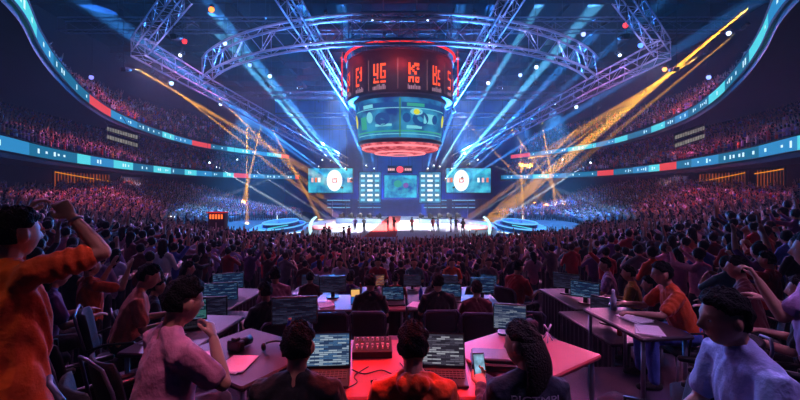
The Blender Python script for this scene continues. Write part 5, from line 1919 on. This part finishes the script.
def mini(pose):
    """small figure: verts, faces, materials"""
    m = MB()

    def ch(pts, rad, mi, n=6, right=None):
        rings = []
        for q_, (p, r) in enumerate(zip(pts, rad)):
            if not isinstance(r, tuple):
                r = (r, r)
            p = Vector(p)
            d = (Vector(pts[min(q_ + 1, len(pts) - 1)]) - Vector(pts[max(q_ - 1, 0)])).normalized()
            x = Vector((1, 0, 0)) - d * d.x
            if x.length < .1:
                x = Vector((0, 1, 0)) - d * d.y
            x.normalize()
            y = d.cross(x)
            rings.append([p + x * r[0] * math.cos(t) + y * r[1] * math.sin(t) for t in (2 * PI * j / n for j in range(n))])
        m.skin(rings, mi)
    ch([(0, 0, .02), (0, 0, .5), (0, 0, .92)], [(.12, .09), (.14, .10), (.17, .12)], 2)
    ch([(0, 0, .9), (0, 0, 1.15), (0, 0, 1.40), (0, 0, 1.47)], [(.17, .12), (.165, .115), (.19, .11), (.08, .06)], 0)
    ch([(0, 0, 1.45), (0, .01, 1.53), (0, .015, 1.60), (0, .01, 1.68), (0, 0, 1.72)], [(.05, .05), (.07, .085), (.082, .10), (.07, .085), (.03, .035)], 1, 7)
    ch([(0, -.03, 1.53), (0, -.035, 1.61), (0, -.025, 1.69), (0, -.01, 1.74)], [(.075, .08), (.09, .092), (.082, .088), (.035, .04)], 3, 7)
    for sx, (e, w_) in zip((-1, 1), pose):
        s0 = Vector((sx * .19, 0, 1.39))
        e_ = s0 + Vector(e).normalized() * .28
        h_ = e_ + Vector(w_).normalized() * .30
        ch([s0, e_], [.055, .045], 0, 4)
        ch([e_, h_], [.042, .03], 1, 4)
        ch([h_ - (h_ - e_).normalized() * .03, h_ + (h_ - e_).normalized() * .12], [(.045, .02), (.035, .015)], 1, 4)
    return m


dn = lambda sx: ((sx * .25, .2, -1), (-sx * .2, .9, .2))
up = lambda sx: ((sx * .5, .35, .8), (-sx * .1, .2, 1))
cp_ = lambda sx: ((sx * .3, .6, -.6), (-sx * .5, .6, .7))
MINI = [mini(p) for p in ((dn(-1), dn(1)), (up(-1), up(1)), (dn(-1), up(1)), (up(-1), dn(1)), (cp_(-1), cp_(1)), (dn(-1), cp_(1)))]
MV = [np.array(m.v) for m in MINI]
far = slots[NP:]
tier = []
# upper tiers
for cv, z0, dz, dep, nr in ((LOW, ZL - .3, 6.3 / 12.6, 11.5, 11), (UP, ZU - .1, 12.1 / 17.6, 9, 8)):
    for rr in range(nr):
        c = offset(cv, .9 + dep * rr / nr)
        acc = 0
        for i in range(10, len(c) - 1):
            p0, p1 = np.array(c[i]), np.array(c[i + 1])
            L = np.linalg.norm(p1 - p0)
            t = (.7 - acc) % .7
            while t < L:
                p = p0 + (p1 - p0) * t / L
                if p[1] > 15 and abs(p[0]) < p[1] * 1.1:
                    for sx in (-1, 1):
                        if rng.random() < .78:
                            tier.append((sx * p[0], p[1], z0 + dz * (.9 + dep * rr / nr - .4)))
                t += .7
            acc = (acc + L) % .7
allp = [(x, y, floor_z(x, y), 1) for _, x, y, _, _, _ in far if rng.random() < .95] + [(x, y, z, 0) for x, y, z in tier]
VV, FF, MM = [], [], []
base = 0
CM = [cloth(c) for c in SHIRTS] + [SKIN, SKIN2, cloth('denim'), HAIR, HAIR2]
nS = len(SHIRTS)
for x, y, z, floor_ in allp:
    q_ = rng.choice(6, p=[.38, .10, .10, .08, .20, .14]) if floor_ else rng.choice(6, p=[.5, .1, .1, .06, .14, .1])
    a = math.atan2(x, 62 - y) if True else 0
    if y > 50:
        a = math.copysign(PI / 2, x) * .9 if y < 75 else math.copysign(PI * .6, x)
    a += rng.normal(0, .2)
    ca, sa = math.cos(a), math.sin(a)
    v = MV[q_] * rng.normal(1, .05)
    w_ = np.empty_like(v)
    w_[:, 0] = v[:, 0] * ca - v[:, 1] * sa + x
    w_[:, 1] = v[:, 0] * sa + v[:, 1] * ca + y
    w_[:, 2] = v[:, 2] + z
    VV.append(w_)
    m_ = MINI[q_]
    tr = (rng.choice(nS, p=SW), nS + int(rng.random() < .4), nS + 2, nS + 3 + int(rng.random() < .25))
    FF += [tuple(base + k for k in f) for f in m_.f]
    MM += [tr[t] for t in m_.m]
    base += len(v)
VV = np.concatenate(VV)
me = bpy.data.meshes.new('crowd')
me.vertices.add(len(VV))
me.vertices.foreach_set('co', VV.astype(np.float32).ravel())
ll = np.array([len(f) for f in FF], np.int32)
li = np.fromiter((i for f in FF for i in f), np.int32)
me.loops.add(len(li))
me.loops.foreach_set('vertex_index', li)
me.polygons.add(len(ll))
me.polygons.foreach_set('loop_start', np.concatenate(([0], np.cumsum(ll)[:-1])).astype(np.int32))
me.polygons.foreach_set('material_index', np.array(MM, np.int32))
me.polygons.foreach_set('use_smooth', np.ones(len(ll), bool))
for m_ in CM:
    me.materials.append(m_)
me.update(calc_edges=True)
me.validate()
tag(link('crowd', me), 'dense mass of small spectators filling the far rows and balconies', 'crowd', 'spectators', 'stuff')

# people standing along the front of the stage
sl = [(324, 219, 237, 0), (329, 220, 237, 3), (344, 219, 237, 0), (349, 218, 236, 3), (355, 222, 237, 1), (364, 225, 238, 8), (388, 226, 237, 0), (394, 225, 237, 4), (433, 226, 237, 0), (438, 224, 236, 1), (451, 224, 236, 7), (456, 222, 237, 1), (463, 222, 238, 0), (412, 227, 238, 8)]
for i, (px, y0, y1, pi_) in enumerate(sl):
    d = 400 * 1.74 / (y1 - y0)
    d = min(max(d, 38.5), 46)
    o = link('person', PROTO[pi_])
    x = (px - 400) / 400 * d
    o.location = (x, d, -4.5 if not (x / 13.2) ** 2 + ((d - 57) / 17.2) ** 2 < 1 else -2.75)
    if o.location.z < -4:
        o.location = (x, 36.0, floor_z(x, 36.0))
        d = 36
        o.location.x = (px - 400) / 400 * d
        o.scale = (1.0, 1.0, 1.0)
        o.location.z = EYE + (HOR - y1) / 400 * 40 - .3
    o.rotation_euler.z = (0, 2.6, PI / 2, -.6)[i % 4]
    for q_, m_ in ((0, cloth(['black', 'navy', 'black', 'red', 'purple'][i % 5])), (1, SKIN2), (2, HAIR)):
        o.material_slots[q_].link = 'OBJECT'
        o.material_slots[q_].material = m_
    tag(o, 'dark figure %s before the bright stage, %s from the left' % (POSES[pi_][0].replace(', standing', ''), ordinal(i)), 'person', 'people before the stage')
